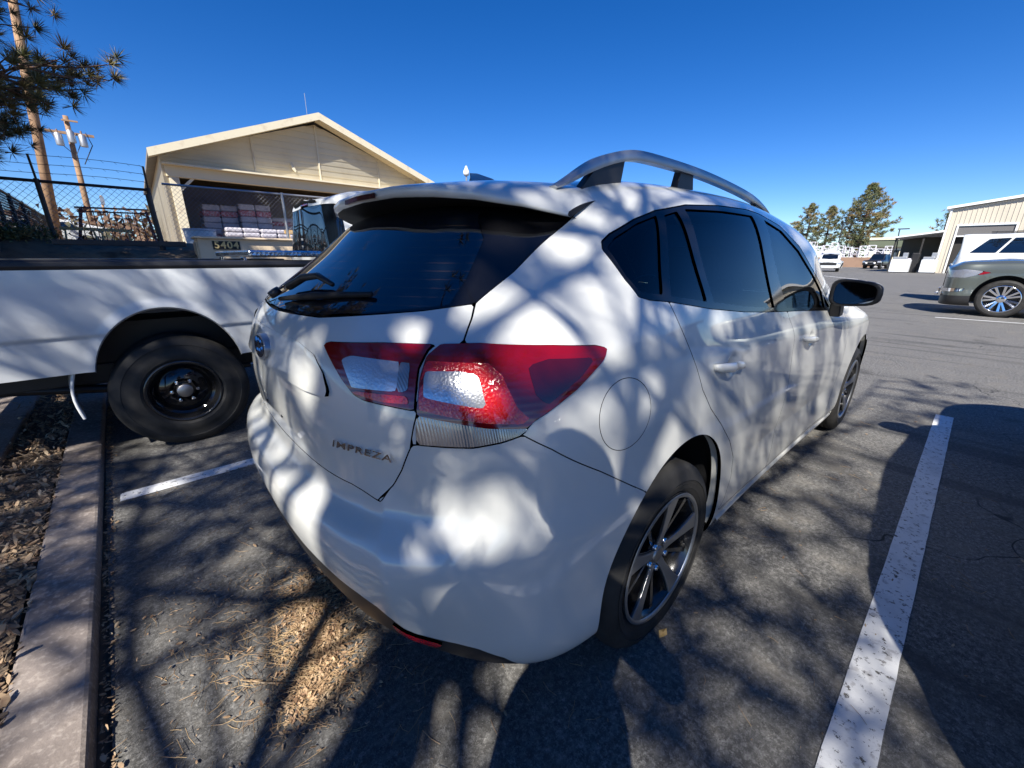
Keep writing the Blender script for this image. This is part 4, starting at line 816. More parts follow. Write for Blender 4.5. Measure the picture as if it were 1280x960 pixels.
# ------------------------------------------------------------ white pickup beside the hatchback
def build_pickup():
    root = thing('pickup_truck', 'white pickup truck with black steel wheel, toolbox and mud flap, parked left of the hatchback', 'pickup truck', (0, 4.17, 0))
    hw = .865; x0, x1 = -1.18, 1.16; zt = 1.175; zb = .585
    # bed: side walls with a moulded crease, floor, tailgate
    nx, nz = 140, 60
    xs = np.linspace(x0, x1, nx); zs = np.linspace(zb, zt, nz)
    prof = lambda z: hw - .035*((z-.98)/.4)**2*(1 if z < .98 else .55) + .010*math.exp(-((z-.815)/.012)**2)*0 - (.012 if z < .805 else 0)*min(1, (.805-z)/.02 if z < .805 else 0)
    Xg, Zg = np.meshgrid(xs, zs, indexing='ij'); Yg = -np.vectorize(prof)(Zg)
    flare = np.clip(1-np.abs(np.hypot((Xg-.04)/.375, (Zg-.50)/.44)-1)/.14, 0, 1)**1.5*.016
    G = np.stack([Xg, Yg-flare, Zg], -1); N = np.cross(np.gradient(G, axis=0), np.gradient(G, axis=1)); N /= np.linalg.norm(N, axis=2, keepdims=True)
    if N[70, 30, 1] > 0: N = -N
    ar = (np.hypot((Xg-.04)/.375, (Zg-.50)/.44)-1)*.4
    for sd in ('right', 'left'): cut(G, N, ar, 0, .035, sd, 'bed_side', M['oldwhite'], root)
    for sg in (-1, 1):
        lip = MB(); hs = MB(); vs = []
        for k in range(41):
            a = R_(11+158*k/40); x = .04+.375*math.cos(a); z = .50+.44*math.sin(a); y = prof(z)+.014
            vs += [(x, sg*y, z), (x*1, sg*(y-.03), z-.012), (.04+(x-.04)*1.08, sg*(y-.05), z+.03), (.04+(x-.04)*1.08, sg*.42, z+.03)]
        lip.add(vs, [(4*i, 4*i+4, 4*i+5, 4*i+1) for i in range(40)]); hs.add(vs, [(4*i+j, 4*i+4+j, 4*i+5+j, 4*i+1+j) for i in range(40) for j in (1, 2)])
        lip.build('arch_lip', M['oldwhite'], root, smooth=True); hs.build('wheel_housing', M['gap'], root, smooth=True)
    fl = MB(); fl.box((-.01, 0, .62), (2.28, .84, .4)); fl.box((-.01, 0, .93), (2.28, 1.66, .05)); fl.box((x1-.02, 0, .98), (.04, 1.66, .40)); fl.build('bed_floor', M['trim'], root)
    tg = MB(); tg.box((x0-.005, 0, .90), (.05, 1.66, .54)); t_ = tg.build('tailgate', M['oldwhite'], root, bevel=.01)
    tl = MB(); tl.box((x0-.02, -.79, .92), (.05, .12, .24)); tl.build('tail_light', M['red'], root, bevel=.01)
    tl = MB(); tl.box((x0-.02, .79, .92), (.05, .12, .24)); tl.build('tail_light', M['red'], root, bevel=.01)
    bp = MB(); bp.box((x0-.13, 0, .56), (.14, 1.62, .14)); bp.build('step_bumper', M['chrome'], root, bevel=.015)
    for sg in (-1, 1):
        rc = MB(); rc.prism([(sg*(hw-.055), zt), (sg*(hw-.004), zt-.012), (sg*(hw+.004), zt+.010), (sg*(hw-.002), zt+.032), (sg*(hw-.03), zt+.041), (sg*(hw-.075), zt+.038), (sg*(hw-.08), zt)], x0, x1-.01, 'X')
        rc.build('bed_rail_cap', M['trim'], root, bevel=.004)
    # toolbox of diamond plate across the bed
    tb = MB(); tb.box((.80, 0, 1.13), (.44, 1.58, .16)); b_ = tb.build('tool_box', M['darksteel'], root, bevel=.01)
    ld = MB(); ld.box((.80, 0, 1.258), (.48, 1.66, .045)); ld.build('tool_box_lid', M['diamond'], b_, bevel=.012)
    for y in (-.55, .55): lk = MB(); lk.box((.57, y, 1.205), (.02, .12, .06)); lk.build('lid_latch', M['chrome'], b_, bevel=.004)
    # cab
    st = [(1.17, 1.18, 1.70, .62), (1.35, 1.18, 1.735, .68), (1.7, 1.17, 1.76, .69), (2.05, 1.15, 1.75, .69), (2.4, 1.12, 1.68, .66), (2.9, 1.08, 1.20, .70), (3.2, 1.05, 1.10, .72), (3.7, 1.0, 1.06, .70), (4.05, .95, 1.0, .66)]
    cab = [('rear_window', M['glass'], [(-.2, 1.24), (.70, 1.24), (.735, 1.29), (.635, 1.61), (.59, 1.645), (-.2, 1.66)], 'yz0', -.004),
           ('side_window', M['glass'], [(1.42, 1.22), (1.40, 1.62), (1.5, 1.66), (2.2, 1.64), (2.62, 1.28), (2.66, 1.16)], 'xz', -.004),
           ('high_brake_light', M['red'], [(-.2, 1.672), (.11, 1.672), (.11, 1.70), (-.2, 1.70)], 'yz0', .004),
           ('windscreen', M['glass'], [(2.48, -.2), (2.52, .58), (2.86, .62), (2.92, -.2)], 'xy', -.004),
           ('headlight', M['clear'], [(.12, .72), (.3, .72), (.34, .92), (.12, .92)], 'az1', .003), ('grille', M['trim'], [(-.2, .7), (.5, .7), (.5, .92), (-.2, .92)], 'yz1', -.01)]
    c = bpy.data.objects.new('cab', None); link(c, root)
    vehicle(root, st, .845, .50, M['oldwhite'], cab, [(3.15, .47, .42, .44)], tail_slope=.05, nose_slope=.25, nu=220, nv=90)
    bpy.data.objects.remove(c)
    fr = MB(); fr.box((1.0, -.42, .50), (4.6, .08, .12)); fr.box((1.0, .42, .50), (4.6, .08, .12)); fr.box((-.75, 0, .5), (.08, .9, .08)); fr.tube([(-.9, -.42, .47), (-.3, -.43, .38), (.5, -.43, .42)], .03); fr.tube([(.06, -.6, .375), (.06, .6, .375)], .05)
    fr.build('chassis', M['trim'], root, bevel=.005)
    for sg in (-1, 1):
        tyre_and_rim(root, sg*.80, .055, .372, .25, .205, 'steel', out=sg); tyre_and_rim(root, sg*.80, 3.15, .372, .25, .205, 'steel', out=sg)
        mf = MB(); vs = []
        for i, z in enumerate(np.linspace(.62, .30, 9)):
            b = -.40 - .05*math.sin(i/8*PI)*.6-.03*(i/8); vs += [(b, sg*.79, z), (b-.035, sg*.50, z), (b-.014, sg*.79, z), (b-.049, sg*.50, z)]
        mf.add(vs, [(4*i+a, 4*i+b_, 4*i+4+b_, 4*i+4+a) for i in range(8) for a, b_ in ((0, 1), (1, 3), (3, 2), (2, 0))]); mf.build('mud_flap', M['oldwhite'] if sg < 0 else M['trim'], root, smooth=True)
    return root
build_pickup()

# ------------------------------------------------------------ dark SUV across the aisle
def build_suv():
    root = thing('parked_suv', 'dark grey-green suv with chrome multi-spoke wheel, nose to the left across the aisle', 'suv', (15.12, .62, 0), R_(90))
    # local x runs from the tail (-5.2) to the nose (0), local right side (-y) faces ... the camera is on the +y side
    st = [(-5.2, 1.18, 1.80, .70), (-4.9, 1.18, 1.86, .72), (-4.0, 1.19, 1.90, .74), (-3.0, 1.19, 1.91, .74), (-2.3, 1.18, 1.86, .73), (-1.75, 1.18, 1.42, .76), (-1.45, 1.17, 1.25, .78), (-1.0, 1.15, 1.25, .80), (-.55, 1.14, 1.22, .80), (-.22, 1.10, 1.18, .78), (-.0, 1.06, 1.12, .72)]
    w = [('side_window', M['glass'], [(-4.95, 1.26), (-4.8, 1.74), (-3.2, 1.80), (-2.45, 1.76), (-1.9, 1.30), (-1.85, 1.24)], 'xz', -.004),
         ('windscreen', M['glass'], [(-2.3, -.2), (-2.2, .66), (-1.68, .72), (-1.55, -.2)], 'xy', -.004),
         ('headlight', M['clear_dark'], [(.12, .98), (.30, 1.03), (.62, .99), (.50, .90), (.33, .84), (.12, .84)], 'az1', .004),
         ('marker_light', M['red'], [(.62, .985), (.74, .965), (.62, .92), (.52, .905)], 'az1', .004),
         ('grille', M['chrome'], [(-.2, .62), (.50, .62), (.56, .98), (-.2, 1.0)], 'yz1', .01),
         ('fog_light', M['chrome'], [(.16, .52), (.34, .54), (.38, .60), (.16, .60)], 'az1', .01),
         ('bumper_trim', M['trim'], [(-.2, .20), (.85, .20), (.85, .40), (.5, .44), (-.2, .42)], 'az1', .004)]
    vehicle(root, st, 1.02, .26, M['suv'], w, [(-1.0, .41, .47, .50), (-3.95, .41, .47, .50)], nose_slope=.12, nu=320, nv=120)
    for sg in (-1, 1):
        for x in (-1.0, -3.95): tyre_and_rim(root, sg*1.0, x, .405, .275, .285, 'chrome', out=sg)
    pl = MB(); pl.box((.03, 0, .52), (.04, .5, .1)); pl.box((.05, .0, .44), (.06, 1.2, .05)); pl.build('front_lip', M['chrome'], root, bevel=.01)
    for sg in (-1, 1):
        mr = MB(); mr.box((-1.75, sg*1.14, 1.32), (.14, .22, .18)); mr.build('door_mirror', M['suv'], root, bevel=.03)
build_suv()

# ------------------------------------------------------------ white pickup with a camper shell behind the SUV
def build_camper():
    root = thing('pickup_truck', 'white pickup with a white camper shell and dark side windows, behind the dark suv', 'pickup truck', (19.0, .72, 0), R_(-90))
    # local x from tail (0) forward, driving away from the lot edge
    st = [(0, 1.10, 1.86, .74), (.10, 1.10, 1.90, .75), (.5, 1.10, 1.94, .76), (1.3, 1.10, 1.95, .76), (2.0, 1.10, 1.95, .76), (2.6, 1.10, 1.93, .75), (3.2, 1.08, 1.86, .72), (3.7, 1.06, 1.3, .74), (4.1, 1.04, 1.12, .78), (4.9, 1.0, 1.06, .76), (5.4, .95, 1.0, .70)]
    w = [('shell_window', M['glass'], [(.30, 1.42), (.62, 1.80), (1.02, 1.82), (.80, 1.42)], 'xz', .003),
         ('shell_window', M['glass'], [(.86, 1.42), (1.08, 1.82), (2.1, 1.82), (2.1, 1.42)], 'xz', .003),
         ('side_window', M['glass'], [(2.3, 1.30), (2.35, 1.80), (3.1, 1.78), (3.6, 1.30)], 'xz', -.004),
         ('tail_light', M['red'], [(-.02, .95), (.10, .95), (.10, 1.26), (-.02, 1.26)], 'az0', .006),
         ('rear_window', M['glass'], [(-.2, 1.38), (.6, 1.38), (.56, 1.76), (-.2, 1.78)], 'yz0', .003),
         ('headlight', M['clear'], [(.1, .8), (.3, .8), (.3, .95), (.1, .95)], 'az1', .003)]
    vehicle(root, st, .95, .55, M['oldwhite'], w, [(1.2, .42, .44, .46), (4.4, .42, .44, .46)], tail_slope=.22, nu=260, nv=100)
    for sg in (-1, 1):
        for x in (1.2, 4.4): tyre_and_rim(root, sg*.93, x, .39, .25, .22, 'plain', out=sg)
    rr = MB(); 
    for y in (-.5, .5): rr.tube([(.6, y, 2.0), (2.4, y, 2.0)], .015)
    for x in (.7, 2.3): rr.tube([(x, -.55, 1.99), (x, .55, 1.99)], .018)
    rr.build('roof_rack', M['trim'], root)
build_camper()

# ------------------------------------------------------------ distant vehicles
def build_far():
    root = thing('offroad_car', 'black off-road vehicle with white fog lamps, facing us at the far brown wall', 'off-road car', (70.2, 9.9, 0), R_(172))
    st = [(-4.2, 1.05, 1.75, .62), (-4.0, 1.06, 1.80, .64), (-3.0, 1.06, 1.82, .66), (-2.2, 1.06, 1.78, .66), (-1.6, 1.06, 1.2, .70), (-1.3, 1.05, 1.14, .72), (-.6, 1.02, 1.1, .72), (-.15, .98, 1.04, .68), (0, .95, 1.0, .62)]
    w = [('side_window', M['glass'], [(-3.8, 1.14), (-3.7, 1.66), (-2.3, 1.68), (-1.75, 1.16)], 'xz', 0), ('windscreen', M['glass'], [(-2.2, -.2), (-2.1, .6), (-1.62, .66), (-1.45, -.2)], 'xy', 0),
         ('headlight', M['clear'], [(.1, .78), (.34, .78), (.34, .96), (.1, .96)], 'az1', .01), ('grille', M['chrome'], [(-.2, .78), (.4, .78), (.4, .92), (-.2, .92)], 'yz1', .01)]
    vehicle(root, st, .9, .52, mat('black_paint', (.012, .012, .014), .35, coat=.6), w, [(-.85, .45, .45, .46), (-3.3, .45, .45, .46)], nu=140, nv=60)
    for sg in (-1, 1):
        for x in (-.85, -3.3): tyre_and_rim(root, sg*.9, x, .42, .28, .22, 'plain', out=sg)
    bb = MB(); bb.tube([(.15, -.8, .55), (.2, 0, .55), (.15, .8, .55)], .07); bb.tube([(.2, -.3, .55), (.22, -.25, .95), (.22, .25, .95), (.2, .3, .55)], .03); bb.build('bull_bar', M['darksteel'], root)
    for y in (-.42, .42):
        fg = MB(); fg.lathe([(.12, .22), (.12, .30), (0, .31)], c=(0, y, .72), axis='X', n=20); fg.build('fog_lamp', M['lamp_white'], root, smooth=True)
    root = thing('pickup_truck', 'white pickup with a white tube rack, nose towards us beyond the hatchback mirror', 'pickup truck', (50.3, 10.3, 0), R_(190))
    st = [(-5.0, 1.02, 1.06, .78), (-4.9, 1.02, 1.06, .8), (-3.4, 1.02, 1.07, .8), (-3.15, 1.03, 1.66, .66), (-2.5, 1.05, 1.74, .68), (-2.0, 1.05, 1.70, .68), (-1.4, 1.05, 1.16, .72), (-.7, 1.0, 1.08, .72), (-.2, .95, 1.02, .7), (0, .9, .95, .64)]
    w = [('side_window', M['glass'], [(-3.0, 1.12), (-2.95, 1.58), (-2.1, 1.6), (-1.6, 1.14)], 'xz', 0), ('windscreen', M['glass'], [(-2.0, -.2), (-1.92, .6), (-1.5, .66), (-1.36, -.2)], 'xy', 0),
         ('grille', M['trim'], [(-.2, .62), (.66, .62), (.66, .86), (-.2, .88)], 'yz1', .01), ('headlight', M['clear'], [(.05, .72), (.3, .72), (.4, .9), (.05, .88)], 'az1', .012)]
    vehicle(root, st, .95, .42, M['oldwhite'], w, [(-.95, .42, .45, .46), (-4.1, .42, .45, .46)], nu=150, nv=60)
    for sg in (-1, 1):
        for x in (-.95, -4.1): tyre_and_rim(root, sg*.92, x, .39, .26, .22, 'plain', out=sg)
    rk = MB()
    for x in (-4.8, -3.3, -1.9):
        rk.tube([(x, -.8, 1.0), (x, -.8, 1.72), (x, -.72, 1.84), (x, .72, 1.84), (x, .8, 1.72), (x, .8, 1.0)], .04)
    for y in (-.74, .74): rk.tube([(-4.8, y, 1.84), (-1.2, y, 1.84), (-.95, y, 1.75)], .04)
    rk.build('ladder_rack', M['rackwhite'], root)
    root = thing('delivery_van', 'white van parked beyond the dark chain-link fence at far left', 'van', (-4.6, 26, 1.4), R_(8))
    st = [(0, .8, .95, .5), (.1, .8, 1.0, .5), (.6, .8, 1.02, .55), (1.2, .8, 1.02, .55), (1.7, .78, .98, .55), (2.1, .75, .8, .56), (2.4, .7, .72, .5)]
    st = [(a*1.6, b, c-.05, d*1.3) for a, b, c, d in st]
    vehicle(root, st, .8, -.1, M['oldwhite'], [('side_window', M['glass'], [(.2, .62), (.3, .85), (2.6, .85), (2.9, .62)], 'xz', 0), ('rear_window', M['glass'], [(-.2, .6), (.5, .6), (.5, .84), (-.2, .84)], 'yz0', 0)], [(.8, 0, .36, .36), (3.0, 0, .36, .36)], nu=120, nv=50)
    for sg in (-1, 1):
        for x in (.8, 3.0): tyre_and_rim(root, sg*.78, x, .30, .2, .18, 'plain', out=sg)
    for ch in root.children:
        if ch.name.startswith('wheel') and not ch.name.startswith('wheel_h'): ch.location.z = -.02
    root.location.z = 1.68
build_far()

# ------------------------------------------------------------ buildings
def wall_box(name, c, size, m, parent, bevel=0): b = MB(); b.box(c, size); return b.build(name, m, parent, bevel=bevel)
def build_garage():
    root = thing('warehouse', 'cream gabled storage building with an open front under horizontal siding', 'building', (5.9, 18, 1.3))
    HW = 4.75; D = 11; eh = 3.02; pk = 4.78; oh = .36; hb = 2.35; z2 = 2.72
    g = MB(); g.prism([(-HW, z2), (HW, z2), (HW, eh), (0, pk-.12), (-HW, eh)], .03, .16)
    zz = z2
    while zz < pk-.25:
        z3 = min(zz+.205, pk-.13)
        hw0 = HW if zz <= eh else HW*(pk-.1-zz)/(pk-.1-eh); hw1 = HW if z3 <= eh else HW*(pk-.1-z3)/(pk-.1-eh)
        g.add([(-hw0, -.022, zz), (hw0, -.022, zz), (hw1, .004, z3), (-hw1, .004, z3), (-hw0, .03, zz), (hw0, .03, zz), (hw1, .03, z3), (-hw1, .03, z3)], [(0, 1, 2, 3), (4, 5, 1, 0), (7, 6, 5, 4), (3, 2, 6, 7)]); zz = z3
    gb = g.build('gable_wall', M['cream'], root)
    for x in (-2.2, .0, 2.4):
        t = MB(); t.box((x, -.03, z2+.05+(eh+(pk-eh)*(1-abs(x)/HW)-z2-.15)*.49), (.05, .03, (eh+(pk-eh)*(1-abs(x)/HW)-z2-.15)*.98)); t.build('siding_seam', M['cream_trim'], root) if x != 2.4 else t.build('siding_seam', M['cream_trim'], root)
    vt = MB(); vt.prism([(-1.05, 3.22), (-.98, 3.25), (-.86, 2.98), (-.9, 2.92), (-1.0, 3.02)], -.08, -.04); vt.build('hanging_vine', M['cream_trim'], root)
    h = MB(); h.box((0, -.12, z2-.02), (2*HW+.1, .36, .05)); h.build('drip_ledge', M['cream_trim'], root)
    h = MB(); h.box((0, .02, (hb+z2)/2-.02), (2*HW, .22, z2-hb-.04)); h.build('header_beam', M['soffit'], root, bevel=.01)
    for x in (-HW, HW):
        w = MB(); w.box((x, D/2, eh/2), (.16, D, eh)); w.build('side_wall', M['cream'], root)
    for x in (-HW+.18, HW-.18, 1.7):
        p = MB(); p.box((x, .05, hb/2), (.26 if abs(x) > 3 else .18, .22, hb)); p.build('door_post', M['cream_trim'], root, bevel=.01)
    br = MB(); br.box((-HW+.45, .02, hb-.22), (.08, .1, .7), ry=R_(45)); br.build('corner_brace', M['cream_trim'], root)
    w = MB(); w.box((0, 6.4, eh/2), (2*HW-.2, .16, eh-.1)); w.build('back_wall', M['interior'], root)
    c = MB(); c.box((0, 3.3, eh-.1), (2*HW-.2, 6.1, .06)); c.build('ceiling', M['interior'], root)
    c = MB(); c.box((0, D/2, .0), (2*HW-.2, D-.2, .06)); c.build('floor_slab', M['earth'], root)
    for sg in (-1, 1):
        r = MB(); r.prism([(sg*(-.0), pk), (sg*(HW+oh), eh-.16), (sg*(HW+oh), eh-.04), (0, pk+.12)], -.62, D+.4); r.build('roof_slope', M['roof'], root)
        f = MB(); f.prism([(0, pk-.09), (sg*(HW+oh), eh-.25), (sg*(HW+oh), eh-.02), (0, pk+.14)], -.66, -.62); f.build('fascia_board', M['cream_trim'], root)
        s_ = MB(); s_.prism([(sg*.02, pk-.03), (sg*(HW+oh-.02), eh-.19), (sg*(HW+oh-.02), eh-.165), (sg*.02, pk-.005)], -.61, -.01); s_.build('soffit', M['soffit'], root)
    an = MB(); an.tube([(-.1, .3, pk), (-.1, .3, pk+.95)], .009); an.build('roof_aerial', M['galv'], root)
build_garage()
def stack_of_bags(x, y, z, wdt, h, lab, rz=0, n=6):
    t = thing('bag_stack', lab, 'bag stack', (x, y, z), rz, 'wrapped bag stacks in the open building')
    p = MB()
    for k in (-.42, 0, .42): p.box((k*wdt, 0, .05), (.1, wdt, .09))
    for k in range(6): p.box((0, (-.45+.18*k)*wdt, .115), (wdt, .1, .03))
    p.build('pallet', M['lumber'], t)
    hh = (h-.14)/n
    for i in range(n):
        b = MB()
        for a in (-.25, .25):
            b.box((a*wdt+random.uniform(-.015, .015), random.uniform(-.015, .015), .14+hh*(i+.5)), (wdt*.485, wdt*.96, hh*.97))
        b.build('bag_layer', M['bag_red'] if i in (0, n-2, n-1) and n > 3 and i != n-1 else M['bag_white'], t, bevel=.05)
for a in ((2.65, 20.4, 1.66, 1.15, 1.42, 'tall stack of pink-printed bags, left one of two in the open building'),
          (3.78, 20.1, 1.66, 1.1, 1.50, 'tall stack of pale wrapped bags, right one of two in the open building'),
          (4.95, 20.6, 1.66, 1.1, 1.1, 'shorter shaded bag stack right of the two tall bag stacks'),):
    stack_of_bags(*a)
stack_of_bags(3.05, 18.9, 1.6, 1.1, .62, 'low bag stack in front of the left tall bag stack', n=3)
stack_of_bags(4.15, 18.8, 1.6, 1.1, .60, 'low bag stack in front of the right tall bag stack', n=3)
def misc_yard():
    t = thing('storage_drum', 'small white tub with dark rim beside the open building corner', 'tub', (1.35, 14.2, 1.5))
    b = MB(); b.lathe([(0, 0), (.33, 0), (.36, .36), (.34, .38), (0, .38)], axis='Z', n=28); b.build('tub', M['appliance'], t, smooth=True, auto=40)
    l = MB(); l.lathe([(.37, .37), (.37, .42), (0, .44)], axis='Z', n=28); l.build('lid', M['bag_white'], t, smooth=True, auto=40)
    t = thing('sawhorse', 'short yellow wooden trestle by the open building, left of the pickup cab', 'trestle', (4.4, 16.2, 1.55))
    w = MB(); w.box((0, 0, .48), (1.0, .14, .12)); w.build('beam', M['lumber'], t)
    for x in (-.4, .4):
        for y in (-.18, .18): w = MB(); w.tube([(x, y*.3, .45), (x, y, 0)], .04, 4); w.build('leg', M['lumber'], t)
    # address box
    t = thing('utility_box', 'tan panelled box with the number 5404 on a brass plate, beyond the toolbox', 'box', (1.12, 8.1, 1.05))
    b = MB(); b.box((.24, .12, .22), (1.32, .5, .44)); b.build('box_body', M['box_tan'], t, bevel=.008)
    b = MB(); b.box((-.43, .12, .22), (.02, .44, .34)); b.build('side_panel', M['box_tan'], t, bevel=.004)
    b = MB(); b.box((.24, .10, .455), (1.38, .58, .03)); b.build('lid', M['box_tan'], t, bevel=.008)
    b = MB(); b.box((-.06, -.138, .345), (.36, .012, .125)); p = b.build('number_plate', M['num'], t)
    for i, ch in enumerate('5404'):
        cu = bpy.data.curves.new('house_digit', 'FONT'); cu.body = ch; cu.size = .145; cu.extrude = .004; cu.align_x = 'CENTER'; cu.align_y = 'CENTER'; cu.offset = .003
        o = text_mesh('house_digit', cu, mat('digit_gold', (.62, .48, .22), .5), p); o.location = (-.06-.126+.084*i, -.148, .346); o.rotation_euler = (PI/2, 0, 0)
    # red-brown steel railing frame
    t = thing('steel_railing', 'rust-red steel railing frame with upright bars behind the fence', 'railing', (-.2, 10, 1.38))
    f = MB(); f.tube([(-.44, 0, .60), (.48, 0, .62)], .014, 6); f.tube([(-.42, 0, .54), (.46, 0, .56)], .012, 6); f.tube([(-.5, 0, .06), (.5, 0, .08)], .014, 6); f.build('rails', M['rust'], t)
    for k in range(11): b = MB(); x = -.40+.085*k; b.tube([(x, 0, .06), (x, 0, .57)], .007, 5); b.build('bar', M['rust'], t)
    for x in (-.36, .44): b = MB(); b.tube([(x, 0, .6), (x-.14 if x < 0 else x+.06, -.0, 0)], .028, 4); b.build('leg', M['rust'], t)
    for i, (x, lab) in enumerate(((-.62, 'yellow wooden trestle in front of the railing, left one'), (-.22, 'yellow wooden trestle in front of the railing, right one'))):
        t = thing('sawhorse', lab, 'trestle', (x, 9.5+.15*i, 1.33), R_(8), 'yellow trestles by the red railing')
        w = MB(); w.box((0, 0, .30), (.42, .05, .045)); w.build('beam', M['lumber'], t)
        for xx in (-.17, .17):
            for y in (-.09, .09): w = MB(); w.tube([(xx*.9, 0, .29), (xx*1.1, y, 0)], .015, 4); w.build('leg', M['lumber'], t)
    t = thing('bollard', 'thick black leaning post in front of the open building corner', 'post', (.29, 8.6, 1.3))
    b = MB(); b.tube([(.02, 0, -.1), (-.01, 0, .80)], .036, 12); b.lathe([(.036, .80), (.03, .815), (0, .82)], axis='Z', n=12, c=(-.01, 0, 0)); b.build('post', M['darksteel'], t)
    # a pale sheet on the bank and a long black timber
    t = thing('timber_beam', 'long black timber lying along the top of the bank', 'timber', (0, 7.95, 1.37))
    b = MB(); b.box((-.12, 0, .03), (1.35, .09, .07), rz=R_(2)); b.build('beam', M['darksteel'], t, bevel=.008)
misc_yard()

# ------------------------------------------------------------ chain-link fences
def chain_fence(name, a, b, h, lab, m_post, m_wire, posts, sp=.085, rail=.021, bury=.25, barbs=0, wire=.0024, wh=None):
    A, B = Vector(a), Vector(b); L = (B-A).xy.length; rz = math.atan2((B-A).y, (B-A).x); dz = (B.z-A.z)
    t = thing(name, lab, 'fence', A, rz); wh = wh or h
    f = MB(); f.tube([(-.02, 0, h), (L+.02, 0, h+dz)], rail, 8); f.build('top_rail', m_post, t)
    for p in posts:
        q = MB(); q.tube([(p*L, 0, -bury+dz*p), (p*L, 0, h+.03+dz*p)], rail*1.35, 10)
        if barbs: q.tube([(p*L, 0, h+dz*p), (p*L, -.10, h+.32+dz*p)], .014, 6)
        q.build('fence_post', m_post, t)
    w = MB(); n = int((L+wh)/sp)
    for i in range(n):
        for s in (1, -1):
            # diagonal: x = c + s*z
            c = i*sp - (wh if s > 0 else 0); z0, z1 = 0., wh
            x0, x1 = c+s*z0, c+s*z1
            if s > 0:
                if x0 < 0: z0 = -c; x0 = 0
                if x1 > L: z1 = L-c; x1 = L
            else:
                if x0 > L: z0 = c-L; x0 = L
                if x1 < 0: z1 = c; x1 = 0
            if z1-z0 < .02: continue
            w.tube([(x0, .006*s, z0+h-wh+dz*x0/L), (x1, .006*s, z1+h-wh+dz*x1/L)], wire, 3, cap=False)
    w.build('wire_mesh', m_wire, t, fix=False)
    for k in range(barbs):
        q = MB(); o = .10*(k+1)/barbs; z = h+.32*(k+1)/barbs
        q.tube([(x, -o, z+dz*x/L-.015*math.sin(PI*x/L*len(posts))) for x in np.linspace(0, L, 24)], .004, 4)
        for x in np.arange(.1, L, .14): q.tube([(x-.015, -o, z+.015+dz*x/L), (x+.015, -o, z-.015+dz*x/L)], .002, 3)
        q.build('barbed_wire', m_post, t, fix=False)
    return t
chain_fence('chain_link_fence', (-3.6, 9, 1.42), (.31, 9, 1.42), .80, 'dark chain-link fence with barbed wire above the bank, left of the open building', M['darksteel'], M['galv'], [0, .36, .70, 1], barbs=3)
chain_fence('chain_link_fence', (.62, 11, 1.45), (9.5, 11, 1.50), 1.12, 'galvanised chain-link fence in front of the open cream building', M['galv'], M['galv'], [.235, .52, .8, 1], wire=.0026, wh=1.12)
chain_fence('chain_link_fence', (-1.30, 8.2, 1.36), (-1.9, 20, 1.5), .80, 'dark chain-link fence running away from us at the far left', M['darksteel'], M['darksteel'], [0, .12, .25, .4, .6, .8, 1], wire=.0026)

